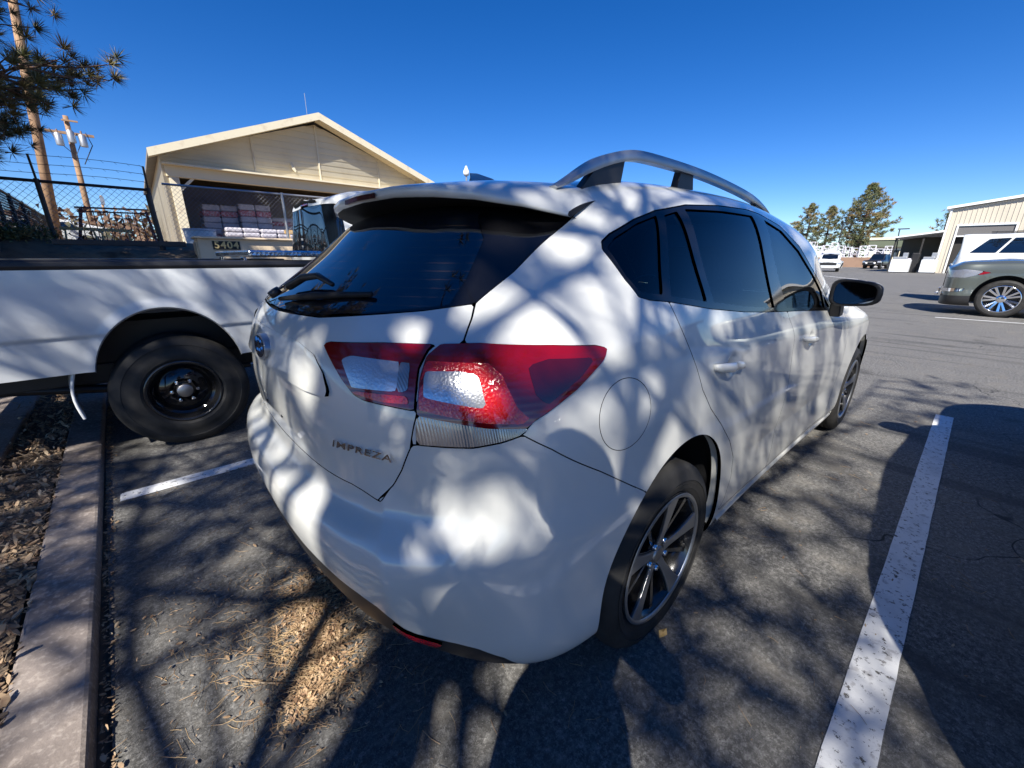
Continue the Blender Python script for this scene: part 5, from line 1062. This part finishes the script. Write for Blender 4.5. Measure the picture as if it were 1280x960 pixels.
# ------------------------------------------------------------ right side buildings and yard
def build_right():
    root = thing('metal_building', 'tan metal building with vertical ribs and a dark open doorway', 'building', (56, 3.2, 0))
    # local: front face at x=0, running toward -y ; left corner y=0
    H0, H1, W = 5.55, 6.7, 16
    f = MB()
    def zt(y): return H0+(H1-H0)*min(1, -y/8) if -y < 8 else H1-(H1-H0)*((-y-8)/8)
    d0, d1, dh = -.75, -4.1, 4.1
    for y0, y1, zb_ in ((0, d0, 0), (d0, d1, dh), (d1, -8, 0), (-8, -16, 0)):
        f.add([(0, y0, zb_), (0, y1, zb_), (0, y1, zt(y1)), (0, y0, zt(y0)), (.2, y0, zb_), (.2, y1, zb_), (.2, y1, zt(y1)), (.2, y0, zt(y0))], [(0,1,2,3),(7,6,5,4),(0,4,5,1),(1,5,6,2),(2,6,7,3),(3,7,4,0)])
    for i in range(54):
        y = -.12-i*.3
        if y < -15.9: break
        zb_ = dh if d1 < y < d0 else 0
        f.box((-.018, y, (zb_+zt(y)-.1)/2), (.04, .05, zt(y)-.1-zb_))
    f.build('ribbed_front', M['metal_siding'], root)
    s_ = MB(); s_.box((8, .0, H0/2), (16, .1, H0)); s_.build('side_wall', M['metal_siding'], root)
    r = MB(); r.prism([(.35, H0+.02), (-8, H1+.05), (-16.2, H0+.02), (-16.2, H0+.22), (-8, H1+.27), (.35, H0+.22)], -.35, 16, 'X'); r.build('roof', M['white_trim'], root)
    c = MB(); c.box((-.05, .02, H0/2), (.14, .14, H0)); c.build('corner_trim', M['white_trim'], root)
    o = MB(); o.box((1.5, (d0+d1)/2, dh/2), (2.2, d0-d1+.3, dh-.02)); o.build('doorway_interior', M['void'], root)
    fr = MB(); fr.box((-.06, d0+.06, dh/2), (.1, .12, dh)); fr.box((-.06, d1-.06, dh/2), (.1, .12, dh)); fr.box((-.06, (d0+d1)/2, dh+.06), (.1, d0-d1+.24, .12)); fr.build('door_frame', M['white_trim'], root)
    dd = MB(); dd.box((.06, (d0+d1)/2, dh-.42), (.1, d0-d1, .8)); dd.build('roller_door', M['grey_door'], root)
    dl = MB(); dl.box((-.04, (d0+d1)/2, dh-.87), (.1, d0-d1, .10)); dl.build('door_edge', M['white_trim'], root)
    # lean-to canopy
    t = thing('lean_to_canopy', 'low lean-to canopy with a white edge, attached left of the metal building', 'canopy', (56, 3.3, 0))
    r = MB(); r.prism([(0, 3.62), (3.3, 3.18), (3.3, 3.30), (0, 3.76)], -.4, 12, 'X'); r.build('canopy_roof', M['white_trim'], t)
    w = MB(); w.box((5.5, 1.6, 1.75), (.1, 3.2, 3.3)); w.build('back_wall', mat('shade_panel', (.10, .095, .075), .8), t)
    for i, (x, y) in enumerate(((0, 3.15), (0, 1.2))):
        p = MB(); p.box((x, y, 1.6), (.12, .12, 3.1)); p.build('canopy_post', M['void'], t)
    # white tanks and a dark stack below the canopy
    for i, (y, w_, lab, dx) in enumerate(((5.45, 1.35, 'white box-shaped tank with gear on top, left one under the canopy', -2), (3.55, 1.05, 'white box-shaped tank, right one under the canopy beside the metal wall', -1.6))):
        q = thing('storage_tank', lab, 'tank', (56+dx, y, 0), 0, 'white tanks under the canopy')
        b = MB(); b.box((0, 0, .62), (1.2, w_, 1.14)); b.build('tank_body', M['appliance'], q, bevel=.05)
        b = MB(); b.box((0, .1, 1.32), (.9, w_*.7, .24)); b.box((0, -.2, 1.55), (.5, .35, .5)); b.build('pump_gear', M['galv'], q, bevel=.03)
        b = MB(); b.box((0, 0, .04), (1.25, w_+.05, .08)); b.build('skid', M['darksteel'], q)
    q = thing('equipment_stack', 'dark wrapped equipment stack between the two white tanks', 'equipment', (55, 4.6, 0))
    b = MB(); b.box((0, 0, .9), (1, .55, 1.8)); b.build('stack_body', M['gap'], q, bevel=.08); b = MB(); b.box((-.1, .38, .65), (.8, .25, 1.3)); b.build('leaning_panel', M['bag_white'], q, bevel=.02)
    # poles
    t = thing('light_pole', 'slim leaning lamp pole with a flat lamp arm, left of the canopy', 'lamp pole', (60, 6.55, 0))
    b = MB(); b.tube([(0, 0, 0), (0, .12, 1.9)], .13, 8); b.build('pole_base', M['cream_trim'], t)
    b = MB(); b.tube([(0, .12, 1.9), (0, .30, 3.9), (0, .30, 4.15)], .05, 8); b.build('pole', M['darksteel'], t)
    b = MB(); b.box((0, .0, 4.22), (.3, .9, .10)); b.build('lamp_head', M['darksteel'], t, bevel=.02)
    t = thing('light_pole', 'small distant lamp pole left of the tallest pine', 'lamp pole', (100, 19.6, 0))
    b = MB(); b.tube([(0, 0, 0), (0, 0, 7.6)], .09, 6); b.build('pole', M['darksteel'], t); b = MB(); b.box((0, -.5, 7.6), (.4, 1.2, .15)); b.build('lamp_head', M['darksteel'], t)
    t = thing('light_pole', 'round white lamp on a tall pole rising behind the hatchback roof', 'lamp pole', (14.3, 20, 0))
    b = MB(); b.tube([(0, 0, 0), (0, 0, 5.5)], .05, 8); b.build('pole', M['galv'], t)
    b = MB(); b.lathe([(0, 5.44), (.12, 5.48), (.17, 5.58), (.16, 5.70), (.08, 5.84), (.05, 5.95), (0, 5.97)], axis='Z', n=24); b.build('lamp_globe', M['lamp_white'], t, smooth=True)
    # brown block wall and distant low building
    t = thing('block_wall', 'low brown block wall behind the off-road vehicle', 'wall', (82, 15, 0))
    b = MB(); b.box((0, 0, .72), (.3, 7.5, 1.44)); b.build('wall_body', M['brownwall'], t); b = MB(); b.box((-.17, .8, .72), (.06, .12, 1.4)); b.build('wall_joint', M['void'], t)
    t = thing('low_building', 'cream and olive-roofed low building beyond the lamp pole', 'building', (102, 10.5, 0))
    b = MB(); b.box((3, 0, 1.7), (6, 9, 3.4)); b.build('wall_body', M['cream_trim'], t)
    b = MB(); b.prism([(4.8, 3.3), (-4.8, 3.3), (-4.8, 4.5), (4.8, 4.5)], -.6, 7, 'X'); b.build('roof', M['green_roof'], t); b = MB(); b.box((-.65, 0, 4.72), (.2, 9.6, .42)); b.build('parapet', M['cream_trim'], t)
    for y in (-3, -1, 1, 3): b = MB(); b.box((-.05, y, 2.2), (.1, 1.2, 1.1)); b.build('window', M['glass'], t)
    # stacked white racks
    rng = random.Random(4)
    for k in range(13):
        y = 22.2-k*.98; x = 86+rng.uniform(-.6, .6); t = thing('stacked_rack', 'white tubular rack standing in the long row behind the brown wall', 'rack', (x, y, 0), rng.uniform(-.1, .1), 'white racks in the far row')
        ht = rng.uniform(3.5, 4.2) - .07*k
        for lv in range(3):
            z0 = lv*ht/3; z1 = z0+ht/3-.12; b = MB(); w = .42; dd = .6
            for yy in (-w, w):
                for xx in (-dd, dd): b.tube([(xx, yy, z0), (xx, yy+rng.uniform(-.05, .05), z1)], .045, 4)
            for zz in (z0+.1, (z0+z1)/2, z1):
                b.tube([(-dd, -w, zz), (-dd, w, zz)], .04, 4); b.tube([(dd, -w, zz), (dd, w, zz)], .04, 4)
            b.tube([(-dd, -w, z0+.1), (-dd, w, z1)], .035, 4); b.build('rack_frame', M['rackwhite'], t, fix=False)
build_right()

# ------------------------------------------------------------ utility poles
def pole(name, base, top, r, lab, extras=None):
    t = thing(name, lab, 'utility pole', base); v = Vector(top)-Vector(base)
    b = MB(); b.tube([Vector((0, 0, -.5)), v*.5, v], [r, r*.86, r*.7], 14); b.build('pole_shaft', M['wood_pole'], t, smooth=True); return t, v
t, v = pole('utility_pole', (-1.95, 20, 1.3), (-1.12, 20.3, 9.9), .135, 'tall bare wooden utility pole behind the pine branches, nearest the left edge')
t, v = pole('utility_pole', (-1.42, 28, 1.3), (-1.22, 28, 7.0), .125, 'shorter wooden utility pole carrying grey transformers, left of the cream building')
for i, (dx, dz) in enumerate(((-.38, -1.25), (.36, -1.2), (.02, -1.1))):
    b = MB(); b.lathe([(0, 0), (.12, 0), (.13, .05), (.13, .42), (.09, .48), (0, .5)], c=(v.x+dx, -.35 if i < 2 else -.4, v.z+dz), axis='Z', n=20); tr = b.build('transformer', M['galv'], t, smooth=True, auto=40)
    b = MB(); b.tube([(v.x+dx, -.35, v.z+dz+.48), (v.x+dx, -.35, v.z+dz+.62)], .03, 6); b.build('insulator', M['brownwall'], tr)
b = MB(); b.box((v.x, -.15, v.z-.7), (1.5, .1, .1)); b.box((v.x+.1, -.15, v.z-.2), (.5, .08, .06)); b.build('crossarm', M['wood_pole'], t)
b = MB(); b.tube([(v.x-.6, -.2, v.z-.6), (v.x-.5, -.3, v.z-1), (v.x, -.25, v.z-1.6), (v.x+.3, -.3, v.z-1)], .018, 5); b.tube([(v.x+.5, -.2, v.z-.6), (v.x+.62, -.3, v.z-1.1), (v.x+.2, -.25, v.z-1.9)], .018, 5); b.build('drop_wires', M['darksteel'], t)
t, v = pole('utility_pole', (-1.35, 40, 1.5), (-1.12, 40, 5.0), .09, 'thin distant grey pole rising behind the rust-red railing')
b = MB(); b.box((v.x, 0, v.z-.3), (.2, .2, .5)); b.build('pole_head', M['galv'], t)
# ------------------------------------------------------------ pines
def pine(name, loc, H, crown0, R, lab, seed, tufts=2600, blade=.16, bw=.006, per=26, group=None, m=None, limbs=46, tr=.2, far=False, flat=.5, gap_az=None, lean=(0, 0), clump=.22, lo=.16, dens=1.):
    rng = np.random.RandomState(seed); t = thing(name, lab, 'pine tree', loc, rng.uniform(0, 6) if gap_az is None else 0, group)
    tk = MB(); zs = np.linspace(0, H, 12); wob = np.cumsum(rng.uniform(-.06, .06, (12, 2))*H/12, 0)
    wob = wob - wob[0] + np.outer(zs, lean); cx = lambda z: np.interp(z, zs, wob[:, 0]); cy = lambda z: np.interp(z, zs, wob[:, 1])
    tk.tube([(cx(z), cy(z), z) for z in zs], [tr*(1-.93*z/H)+.01 for z in zs], 12 if not far else 7)
    tk.build('trunk', M['bark'], t, smooth=True)
    br = MB(); cen = []; dirs = []
    for i in range(limbs):
        f = (i+rng.rand())/limbs; z = crown0+(H-crown0)*f*.97; az = i*2.4+rng.uniform(-.4, .4)
        prof = (math.sin(PI*min(1, lo+(1-lo)*f))**.7)*(1-.55*f**3)
        L = R*prof*rng.uniform(.65, 1.12)
        if gap_az is not None and not gap_az(az, f): continue
        up = rng.uniform(-.18, .12)+.35*f
        p0 = Vector((cx(z), cy(z), z)); d = Vector((math.cos(az), math.sin(az), up)); pts = []
        bend = rng.uniform(-.25, .25)
        for s in np.linspace(0, 1, 7):
            a2 = az+bend*s; pts.append(p0+Vector((math.cos(a2)*L*s, math.sin(a2)*L*s, L*(up*s - .22*s*(1-s)*2 + .16*s*s)))+Vector(rng.uniform(-.03, .03, 3))*L*.3)
        r0 = tr*(.30 if far or H < 9 else .19)*(L/R)**.8*(1-.4*f)
        br.tube(pts, [r0*(1-.85*s)+.004 for s in np.linspace(0, 1, 7)], 6 if not far else 4, cap=False)
        nb = max(3, int(L*dens*(4.2 if not far else 1.6)))
        for k in range(nb):
            s = .25+.75*(k+rng.rand())/nb; q = pts[min(5, int(s*6))].lerp(pts[min(6, int(s*6)+1)], s*6-int(s*6)) if s < 1 else pts[-1]
            sa = az+rng.choice((-1, 1))*rng.uniform(.4, 1.25); l2 = L*rng.uniform(.16, .34)*(1.15-.5*s); e = q+Vector((math.cos(sa)*l2, math.sin(sa)*l2, l2*rng.uniform(-.1, .45)))
            mid = q.lerp(e, .5)+Vector((0, 0, -.05*l2))
            br.tube([q, mid, e], [r0*.30+.004, r0*.2+.003, .003], 4 if not far else 3, cap=False)
            nt_ = 3 if not far else 2
            for u in range(nt_+1):
                g = mid.lerp(e, (u+.4)/nt_) ; tw = Vector(rng.normal(0, clump*.5, 3)); tw.z = abs(tw.z)*.6
                if not far: br.tube([g, g+tw*.8], [.006, .003], 3, cap=False)
                cen.append(g+tw); dirs.append((e-q).normalized()*.6+tw.normalized()*.4+Vector((0, 0, .35)))
        cen.append(pts[-1]); dirs.append((pts[-1]-pts[-2]).normalized())
    br.build('limbs', M['bark'], t, smooth=True, fix=False)
    cen = np.array([tuple(c) for c in cen]); dirs = np.array([tuple(d) for d in dirs])
    if len(cen) > tufts:
        k = rng.permutation(len(cen))[:tufts]; cen, dirs = cen[k], dirs[k]
    n = len(cen); D = np.repeat(dirs, per, 0)*.75+rng.normal(0, .62, (n*per, 3)); D /= np.linalg.norm(D, axis=1, keepdims=True)
    C = np.repeat(cen, per, 0)+D*blade*rng.uniform(0, .25, (n*per, 1)); Ln = blade*rng.uniform(.7, 1.15, (n*per, 1))
    W = np.cross(D, rng.normal(0, 1, (n*per, 3))); W /= np.linalg.norm(W, axis=1, keepdims=True)
    V = np.stack([C-W*bw, C+W*bw, C+D*Ln+W*bw*.3], 1).reshape(-1, 3)
    me = bpy.data.meshes.new('crown'); nv = len(V); me.vertices.add(nv); me.vertices.foreach_set('co', V.ravel())
    me.loops.add(nv); me.loops.foreach_set('vertex_index', np.arange(nv)); me.polygons.add(nv//3); me.polygons.foreach_set('loop_start', np.arange(0, nv, 3)); me.polygons.foreach_set('loop_total', np.full(nv//3, 3))
    me.materials.append(m or M['needle']); me.update(calc_edges=True); link(bpy.data.objects.new('crown', me), t)
    return t
SX, SY = math.cos(SUN_AZ)/math.tan(SUN_EL), math.sin(SUN_AZ)/math.tan(SUN_EL)      # horizontal run per metre of height towards the sun
# the shade trees behind the photographer stand in the planting bed
pine('pine_tree', (-3.55, -2.0, .05), 10.4, 3.2, 4.15, 'tall pine in the planting bed right behind the photographer, shading the hatchback', 73, tufts=3000, limbs=92, clump=.20, per=22, dens=1.1, blade=.13, bw=.0075, lo=.45)
pine('pine_tree', (-5.4, 2.2, .1), 10.5, 3.4, 3.0, 'tall pine standing deeper in the planting bed, shading the white pickup', 12, tufts=1900, limbs=52, clump=.20, per=22, blade=.13, bw=.0075, lo=.4)
# pine whose boughs hang into the picture at the upper left
pine('pine_tree', (-4.5, 8.25, 1.3), 9.6, .9, 3.9, 'dark pine with drooping boughs at the upper left, in front of the utility poles', 21, tufts=24000, limbs=300, tr=.17, blade=.13, bw=.0042, per=64, clump=.15, lo=.5, dens=3.2)
# distant pines
pine('pine_tree', (110, 18.2, 0), 15.3, 3.4, 4.3, 'tallest pine, with a full rounded crown above the white racks', 31, tufts=2600, blade=.55, bw=.045, per=16, m=M['needle_far'], limbs=84, tr=.5, far=True, clump=.5)
pine('pine_tree', (110, 27.6, 0), 12.4, 3.8, 2.7, 'left one of the two mid-sized pines beyond the hatchback roof', 32, tufts=1000, blade=.5, bw=.045, per=15, m=M['needle_far'], limbs=46, tr=.3, far=True, clump=.45)
pine('pine_tree', (110, 23.9, 0), 11.6, 3.0, 2.7, 'right one of the two mid-sized pines, next to the tallest pine', 33, tufts=1000, blade=.5, bw=.045, per=15, m=M['needle_far'], limbs=46, tr=.3, far=True, clump=.45)
pine('pine_tree', (118, 20.8, 0), 6.2, .8, 2.1, 'small young pine between the tallest pine and the mid-sized pines', 34, tufts=300, blade=.45, bw=.05, per=14, m=M['needle_far'], limbs=22, tr=.15, far=True, clump=.4)
pine('pine_tree', (106, 15.2, 0), 5.0, .6, 2.4, 'low bushy pine in front of the olive-roofed building', 35, tufts=320, blade=.45, bw=.05, per=14, m=M['needle_far'], limbs=24, tr=.15, far=True, clump=.4)
pine('pine_tree', (96, 5.6, 0), 8.6, 3.2, 1.5, 'sparse dark pine peeking out left of the metal building roof', 36, tufts=150, blade=.4, bw=.03, per=12, m=M['needle_far'], limbs=18, tr=.2, far=True, clump=.4)
pine('pine_tree', (125, 34, 0), 10, 3, 3.0, 'pine behind the hatchback windscreen pillar, farthest left of the far pines', 37, tufts=500, blade=.5, bw=.05, per=12, m=M['needle_far'], limbs=30, tr=.3, far=True, clump=.45)

# ------------------------------------------------------------ shrubs on the bank
def shrub(loc, r, h, lab, seed):
    rng = np.random.RandomState(seed); t = thing('shrub', lab, 'shrub', loc, 0, 'shrubs on the bank')
    st = MB()
    for k in range(14):
        a = rng.uniform(0, 6.28); st.tube([(0, 0, -.05), (math.cos(a)*r*.5, math.sin(a)*r*.5, h*.6), (math.cos(a)*r*.9, math.sin(a)*r*.9, h*rng.uniform(.7, 1))], [.012, .008, .003], 4, cap=False)
    st.build('stems', M['bark'], t, fix=False)
    n = 1500; P = rng.normal(0, .42, (n, 3))*[r, r, h*.5]+[0, 0, h*.55]; D = rng.normal(0, 1, (n, 3)); D /= np.linalg.norm(D, axis=1, keepdims=True); W = np.cross(D, rng.normal(0, 1, (n, 3))); W /= np.linalg.norm(W, axis=1, keepdims=True)
    V = np.stack([P-W*.012, P+W*.012, P+D*.05], 1).reshape(-1, 3); mesh('foliage', V, [(3*i, 3*i+1, 3*i+2) for i in range(n)], M['shrub'], t)
for a in (((-1.75, 8.6, 1.36), .42, .30, 'green shrub at the far left below the fence, nearest the frame edge', 1), ((-1.15, 8.75, 1.38), .36, .24, 'green shrub at the foot of the dark fence, right of the outermost shrub', 2), ((-2.3, 9.8, 1.40), .6, .55, 'taller green shrub behind the dark fence at far left', 3)): shrub(*a)
# the reddish hillside scrub beyond the fence reads as one mass
def scrub():
    rng = np.random.RandomState(9); n = 5200; x = rng.uniform(-14, 1, n); y = rng.uniform(24, 40, n); P = np.stack([x, y, 1.5+rng.rand(n)**1.5*1.6], 1)
    D = rng.normal(0, 1, (n, 3)); D /= np.linalg.norm(D, axis=1, keepdims=True); W = np.cross(D, rng.normal(0, 1, (n, 3))); W /= np.linalg.norm(W, axis=1, keepdims=True)
    V = np.stack([P-W*.10, P+W*.10, P+D*.35], 1).reshape(-1, 3); o = mesh('scrub', V, [(3*i, 3*i+1, 3*i+2) for i in range(n)], mat('scrub_red', (.15, .085, .05), .8, noise=[(.5, (.09, .09, .05), .5, .6)])); tag(o, 'low reddish scrub beyond the fence behind the railing', 'scrub', kind='stuff')
scrub()

# ------------------------------------------------------------ litter
def chips(name, pts, size, m, lab, cat, seed, flat=.25, long=1.6, zoff=.004):
    rng = np.random.RandomState(seed); n = len(pts); a = rng.uniform(0, 6.28, n); s = size*np.exp(np.clip(rng.normal(0, .45, n), -1.2, .75)); tl = rng.normal(0, flat, (n, 2))
    V = []; F = []
    for i, (x, y, z) in enumerate(pts):
        u = np.array([math.cos(a[i]), math.sin(a[i]), tl[i, 0]]); v = np.array([-math.sin(a[i]), math.cos(a[i]), tl[i, 1]]); L = s[i]*long; w = s[i]*rng.uniform(.45, .8); th = s[i]*.18
        c = np.array([x, y, z+zoff+s[i]*abs(tl[i]).max()]); k = len(V)
        q = [c-u*L*.5, c-u*L*.15+v*w*.5, c+u*L*.3+v*w*.42, c+u*L*.5, c+u*L*.2-v*w*.5, c-u*L*.25-v*w*.42]
        V += q+[p+np.array([0, 0, th]) for p in q]; F += [tuple(range(k+6, k+12))]+[(k+j, k+(j+1) % 6, k+6+(j+1) % 6, k+6+j) for j in range(6)]
    o = mesh(name, V, F, m); tag(o, lab, cat, kind='stuff'); return o
def needles(name, pts, L, m, lab, cat, seed, w=.0007):
    rng = np.random.RandomState(seed); V = []; F = []
    for x, y, z in pts:
        a = rng.uniform(0, 6.28); l = L*rng.uniform(.5, 1.1); c = rng.uniform(-.5, .5); b = a+c; d0 = np.array([math.cos(a), math.sin(a), 0]); d1 = np.array([math.cos(b), math.sin(b), 0]); p = np.array([x, y, z+.002+rng.rand()*.008]); q = p+d0*l*.5; r = q+d1*l*.5+np.array([0, 0, rng.uniform(-.002, .006)])
        k = len(V)
        for e, dd in ((p, d0), (q, (d0+d1)/2), (r, d1)):
            sv = np.array([-dd[1], dd[0], 0])*w; V += [e-sv, e+sv, e+np.array([0, 0, w*1.4])]
        F += [(k, k+3, k+5, k+2), (k+2, k+5, k+4, k+1), (k+3, k+6, k+8, k+5), (k+5, k+8, k+7, k+4)]
    o = mesh(name, V, F, m); tag(o, lab, cat, kind='stuff'); return o
M['chip_bright'] = mat('orange_chips', (.48, .32, .18), .8, noise=[(40, (.24, .14, .08), .45, .6), (15, (.62, .47, .30), .52, .7)])
rng = np.random.RandomState(5)
bedp = [(x, y, .052) for x, y in zip(-.50-rng.rand(16000)**1.25*1.3, rng.uniform(.6, 6.8, 16000)) if x < -.50-.036*(y-1.1)]
chips('mulch', bedp, .0115, M['chip'], 'dry bark chips covering the bed beside the kerb', 'mulch', 1, flat=.5)
e = np.array([np.interp(v, [0, 1], [0, 1]) for v in rng.rand(10)])
heap = []
for cx_, cy_, sx_, sy_, n_ in ((.21, 1.24, .055, .12, 2600), (.27, 1.45, .05, .07, 900), (.13, 1.05, .05, .06, 1000), (-.08, 1.62, .14, .16, 160), (.05, 1.25, .22, .25, 260)):
    for k in range(n_):
        x, y = rng.normal(cx_, sx_), rng.normal(cy_, sy_)
        if x > -.32: heap.append((x, y, rng.rand()**2*.012*math.exp(-((x-.16)**2/.012+(y-1.27)**2/.03))))
chips('bark_litter', heap, .0047, M['chip_bright'], 'heap of dry bark flakes on the asphalt behind the hatchback bumper', 'bark litter', 2, flat=.35, long=1.9)
nd = [(rng.normal(.15, .13), rng.normal(1.26, .18), .008) for k in range(800)]+[(rng.uniform(-.28, .8), rng.uniform(.3, 2.8), 0) for k in range(260)]+[(rng.uniform(.8, 4.5), rng.uniform(-1.2, 1.0), 0) for k in range(120)]
needles('fallen_needles', [p for p in nd if p[0] > -.3], .06, M['needle_dry'], 'dry pine needles scattered on the asphalt', 'pine needles', 3)
kp = [(-.325-.036*(y-1.1)+abs(rng.normal(0, .018)), y, 0) for y in rng.uniform(.4, 6, 1500)]
chips('kerb_debris', kp, .006, M['chip'], 'crumbs of bark and grit gathered along the foot of the kerb', 'debris', 6, flat=.3)
sp = [(rng.uniform(-.25, 4.6), rng.uniform(-1.5, 6.5), 0) for k in range(900)]
chips('leaf_bits', sp, .0055, M['chip'], 'small pale leaf bits strewn over the asphalt', 'leaf bits', 7, flat=.2)
for i, (x, y, s, lab) in enumerate(((1.10, .45, .022, 'yellow dry leaf lying at the foot of the rear tyre'), (1.16, .50, .014, 'small curled leaf beside the rear tyre, next to the yellow leaf'))):
    l = mesh('dry_leaf', [(x-s, y, .004), (x-.2*s, y+.6*s, .012), (x+.7*s, y+.35*s, .006), (x+s, y-.1*s, .014), (x+.3*s, y-.55*s, .005), (x-.5*s, y-.45*s, .010), (x, y, .009)], [(i_, (i_+1) % 6, 6) for i_ in range(6)], mat('leaf_yellow', (.55, .36, .13), .6))
    sd_ = l.modifiers.new('thick', 'SOLIDIFY'); sd_.thickness = .0012; tag(l, lab, 'leaf')
tw = MB(); tw.tube([(-.02, 1.22, .008), (.03, 1.16, .010), (.10, 1.10, .007)], [.0028, .0026, .0015], 6); tag(tw.build('twig', M['chip']), 'thin pale twig lying left of the bark heap', 'twig')

# ------------------------------------------------------------ the photographer (behind the camera; casts the shadow on the bumper)
def person():
    t = thing('person', 'person in dark jacket and jeans holding a phone up, standing right behind the camera', 'person', (-.215, -.13, 0), SUN_AZ+PI)
    def skin(name, verts, edges, radii, m, root=0, lv=2):
        me = bpy.data.meshes.new(name); me.from_pydata(verts, edges, []); o = link(bpy.data.objects.new(name, me), t)
        k = o.modifiers.new('skin', 'SKIN'); s = o.modifiers.new('sub', 'SUBSURF'); s.levels = s.render_levels = lv
        for v, r in zip(me.skin_vertices[0].data, radii): v.radius = r if isinstance(r, tuple) else (r, r); v.use_root = False
        me.skin_vertices[0].data[root].use_root = True; me.materials.append(m); return o
    V = [(0, 0, .95), (0, 0, 1.10), (.01, 0, 1.25), (.02, 0, 1.40), (.03, 0, 1.50), (.05, 0, 1.60),      # pelvis..neck
         (0, .09, .90), (.02, .09, .50), (-.01, .09, .08), (.12, .10, .03), (0, -.09, .90), (.02, -.09, .50), (-.01, -.09, .08), (.12, -.10, .03),
         (.02, .18, 1.39), (.03, .33, 1.14), (.15, .14, 1.17), (.02, -.18, 1.39), (.03, -.33, 1.14), (.15, -.14, 1.17), (.17, .09, 1.20), (.17, -.09, 1.20)]
    E = [(0, 1), (1, 2), (2, 3), (3, 4), (4, 5), (0, 6), (6, 7), (7, 8), (8, 9), (0, 10), (10, 11), (11, 12), (12, 13), (3, 14), (14, 15), (15, 16), (3, 17), (17, 18), (18, 19), (16, 20), (19, 21)]
    Rr = [(.19, .15), (.19, .14), (.19, .14), (.18, .13), (.07, .07), (.055, .055), .12, .085, .06, .05, .12, .085, .06, .05, .07, .052, .035, .07, .052, .035, .028, .028]
    skin('body', V, E, Rr, M['blue_cloth'])
    hd = MB(); n = 20
    pr = [(0, 1.56), (.05, 1.57), (.068, 1.62), (.076, 1.68), (.078, 1.73), (.066, 1.78), (.035, 1.81), (0, 1.815)]
    hd.lathe([(r, z) for r, z in pr], c=(.06, 0, 0), axis='Z', n=n); hd.box((.145, 0, 1.67), (.03, .022, .035)); hd.build('head', M['skin'], t, smooth=True, subsurf=1)
    hr = MB(); hr.lathe([(.083, 1.66), (.088, 1.72), (.078, 1.79), (.04, 1.825), (0, 1.83)], c=(.045, 0, 0), axis='Z', n=n); hr.build('hair', M['hair'], t, smooth=True)
    ph = MB(); ph.box((.205, 0, 1.235), (.009, .15, .072)); ph.build('phone', M['gloss_black'], t, bevel=.003)
    for sg in (-1, 1):
        for k in range(5):
            z = 1.195+.016*k; f = MB(); f.tube([(.175, sg*.085, z), (.200, sg*.092, z+.003), (.216, sg*.085, z+.004), (.217, sg*(.062+.003*k), z+.004)], [.009, .0085, .008, .006], 8); f.build('finger', M['skin'], t, smooth=True)
person()

# ------------------------------------------------------------ the neighbour on the right whose shadow crosses the stall line
nb = copy_tree(hero); nb.location = (.62, -1.42, 0)
nb['label'] = 'white hatchback in the right-hand stall, just outside the picture, casting its shadow on the line'
# a second white suv farther back, seen in the side windows
def back_suv():
    root = thing('parked_suv', 'white suv parked broadside beyond the hatchback, glimpsed through its side windows', 'suv', (13.25, 4.2, 0), R_(-90))
    st = [(-4.7, 1.05, 1.70, .64), (-4.4, 1.06, 1.74, .66), (-3.6, 1.06, 1.77, .68), (-2.8, 1.06, 1.76, .68), (-2.2, 1.05, 1.70, .66), (-1.6, 1.04, 1.28, .70), (-1.3, 1.03, 1.12, .72), (-.6, 1.0, 1.06, .72), (-.15, .92, 1.0, .66), (0, .85, .9, .6)]
    w = [('side_window', M['glass'], [(-4.3, 1.12), (-4.2, 1.6), (-2.9, 1.66), (-2.3, 1.6), (-1.75, 1.14)], 'xz', 0), ('windscreen', M['glass'], [(-2.2, -.2), (-2.1, .6), (-1.6, .64), (-1.4, -.2)], 'xy', 0),
         ('headlight', M['clear'], [(.1, .76), (.4, .78), (.5, .88), (.1, .88)], 'az1', .004)]
    vehicle(root, st, .93, .25, M['oldwhite'], w, [(-.9, .36, .42, .44), (-3.7, .36, .42, .44)], nu=200, nv=80)
    for sg in (-1, 1):
        for x in (-.9, -3.7): tyre_and_rim(root, sg*.91, x, .36, .23, .24, 'plain', out=sg)
back_suv()
def back_building():
    t = thing('store_building', 'long tan building across the lot behind the photographer', 'building', (22, -30, 0), R_(20))
    b = MB(); b.box((0, 0, 2.4), (50, 10, 4.8)); b.build('wall_body', M['metal_siding'], t)
    b = MB(); b.prism([(-6, 4.7), (6, 4.7), (6, 5.0), (0, 6.2), (-6, 5.0)], -25.5, 25.5, 'X'); b.build('roof', M['roof'], t)
    for x in range(-20, 21, 8): b = MB(); b.box((x, 5.02, 1.3), (2, .1, 2.4)); b.build('door', M['grey_door'], t)
back_building()
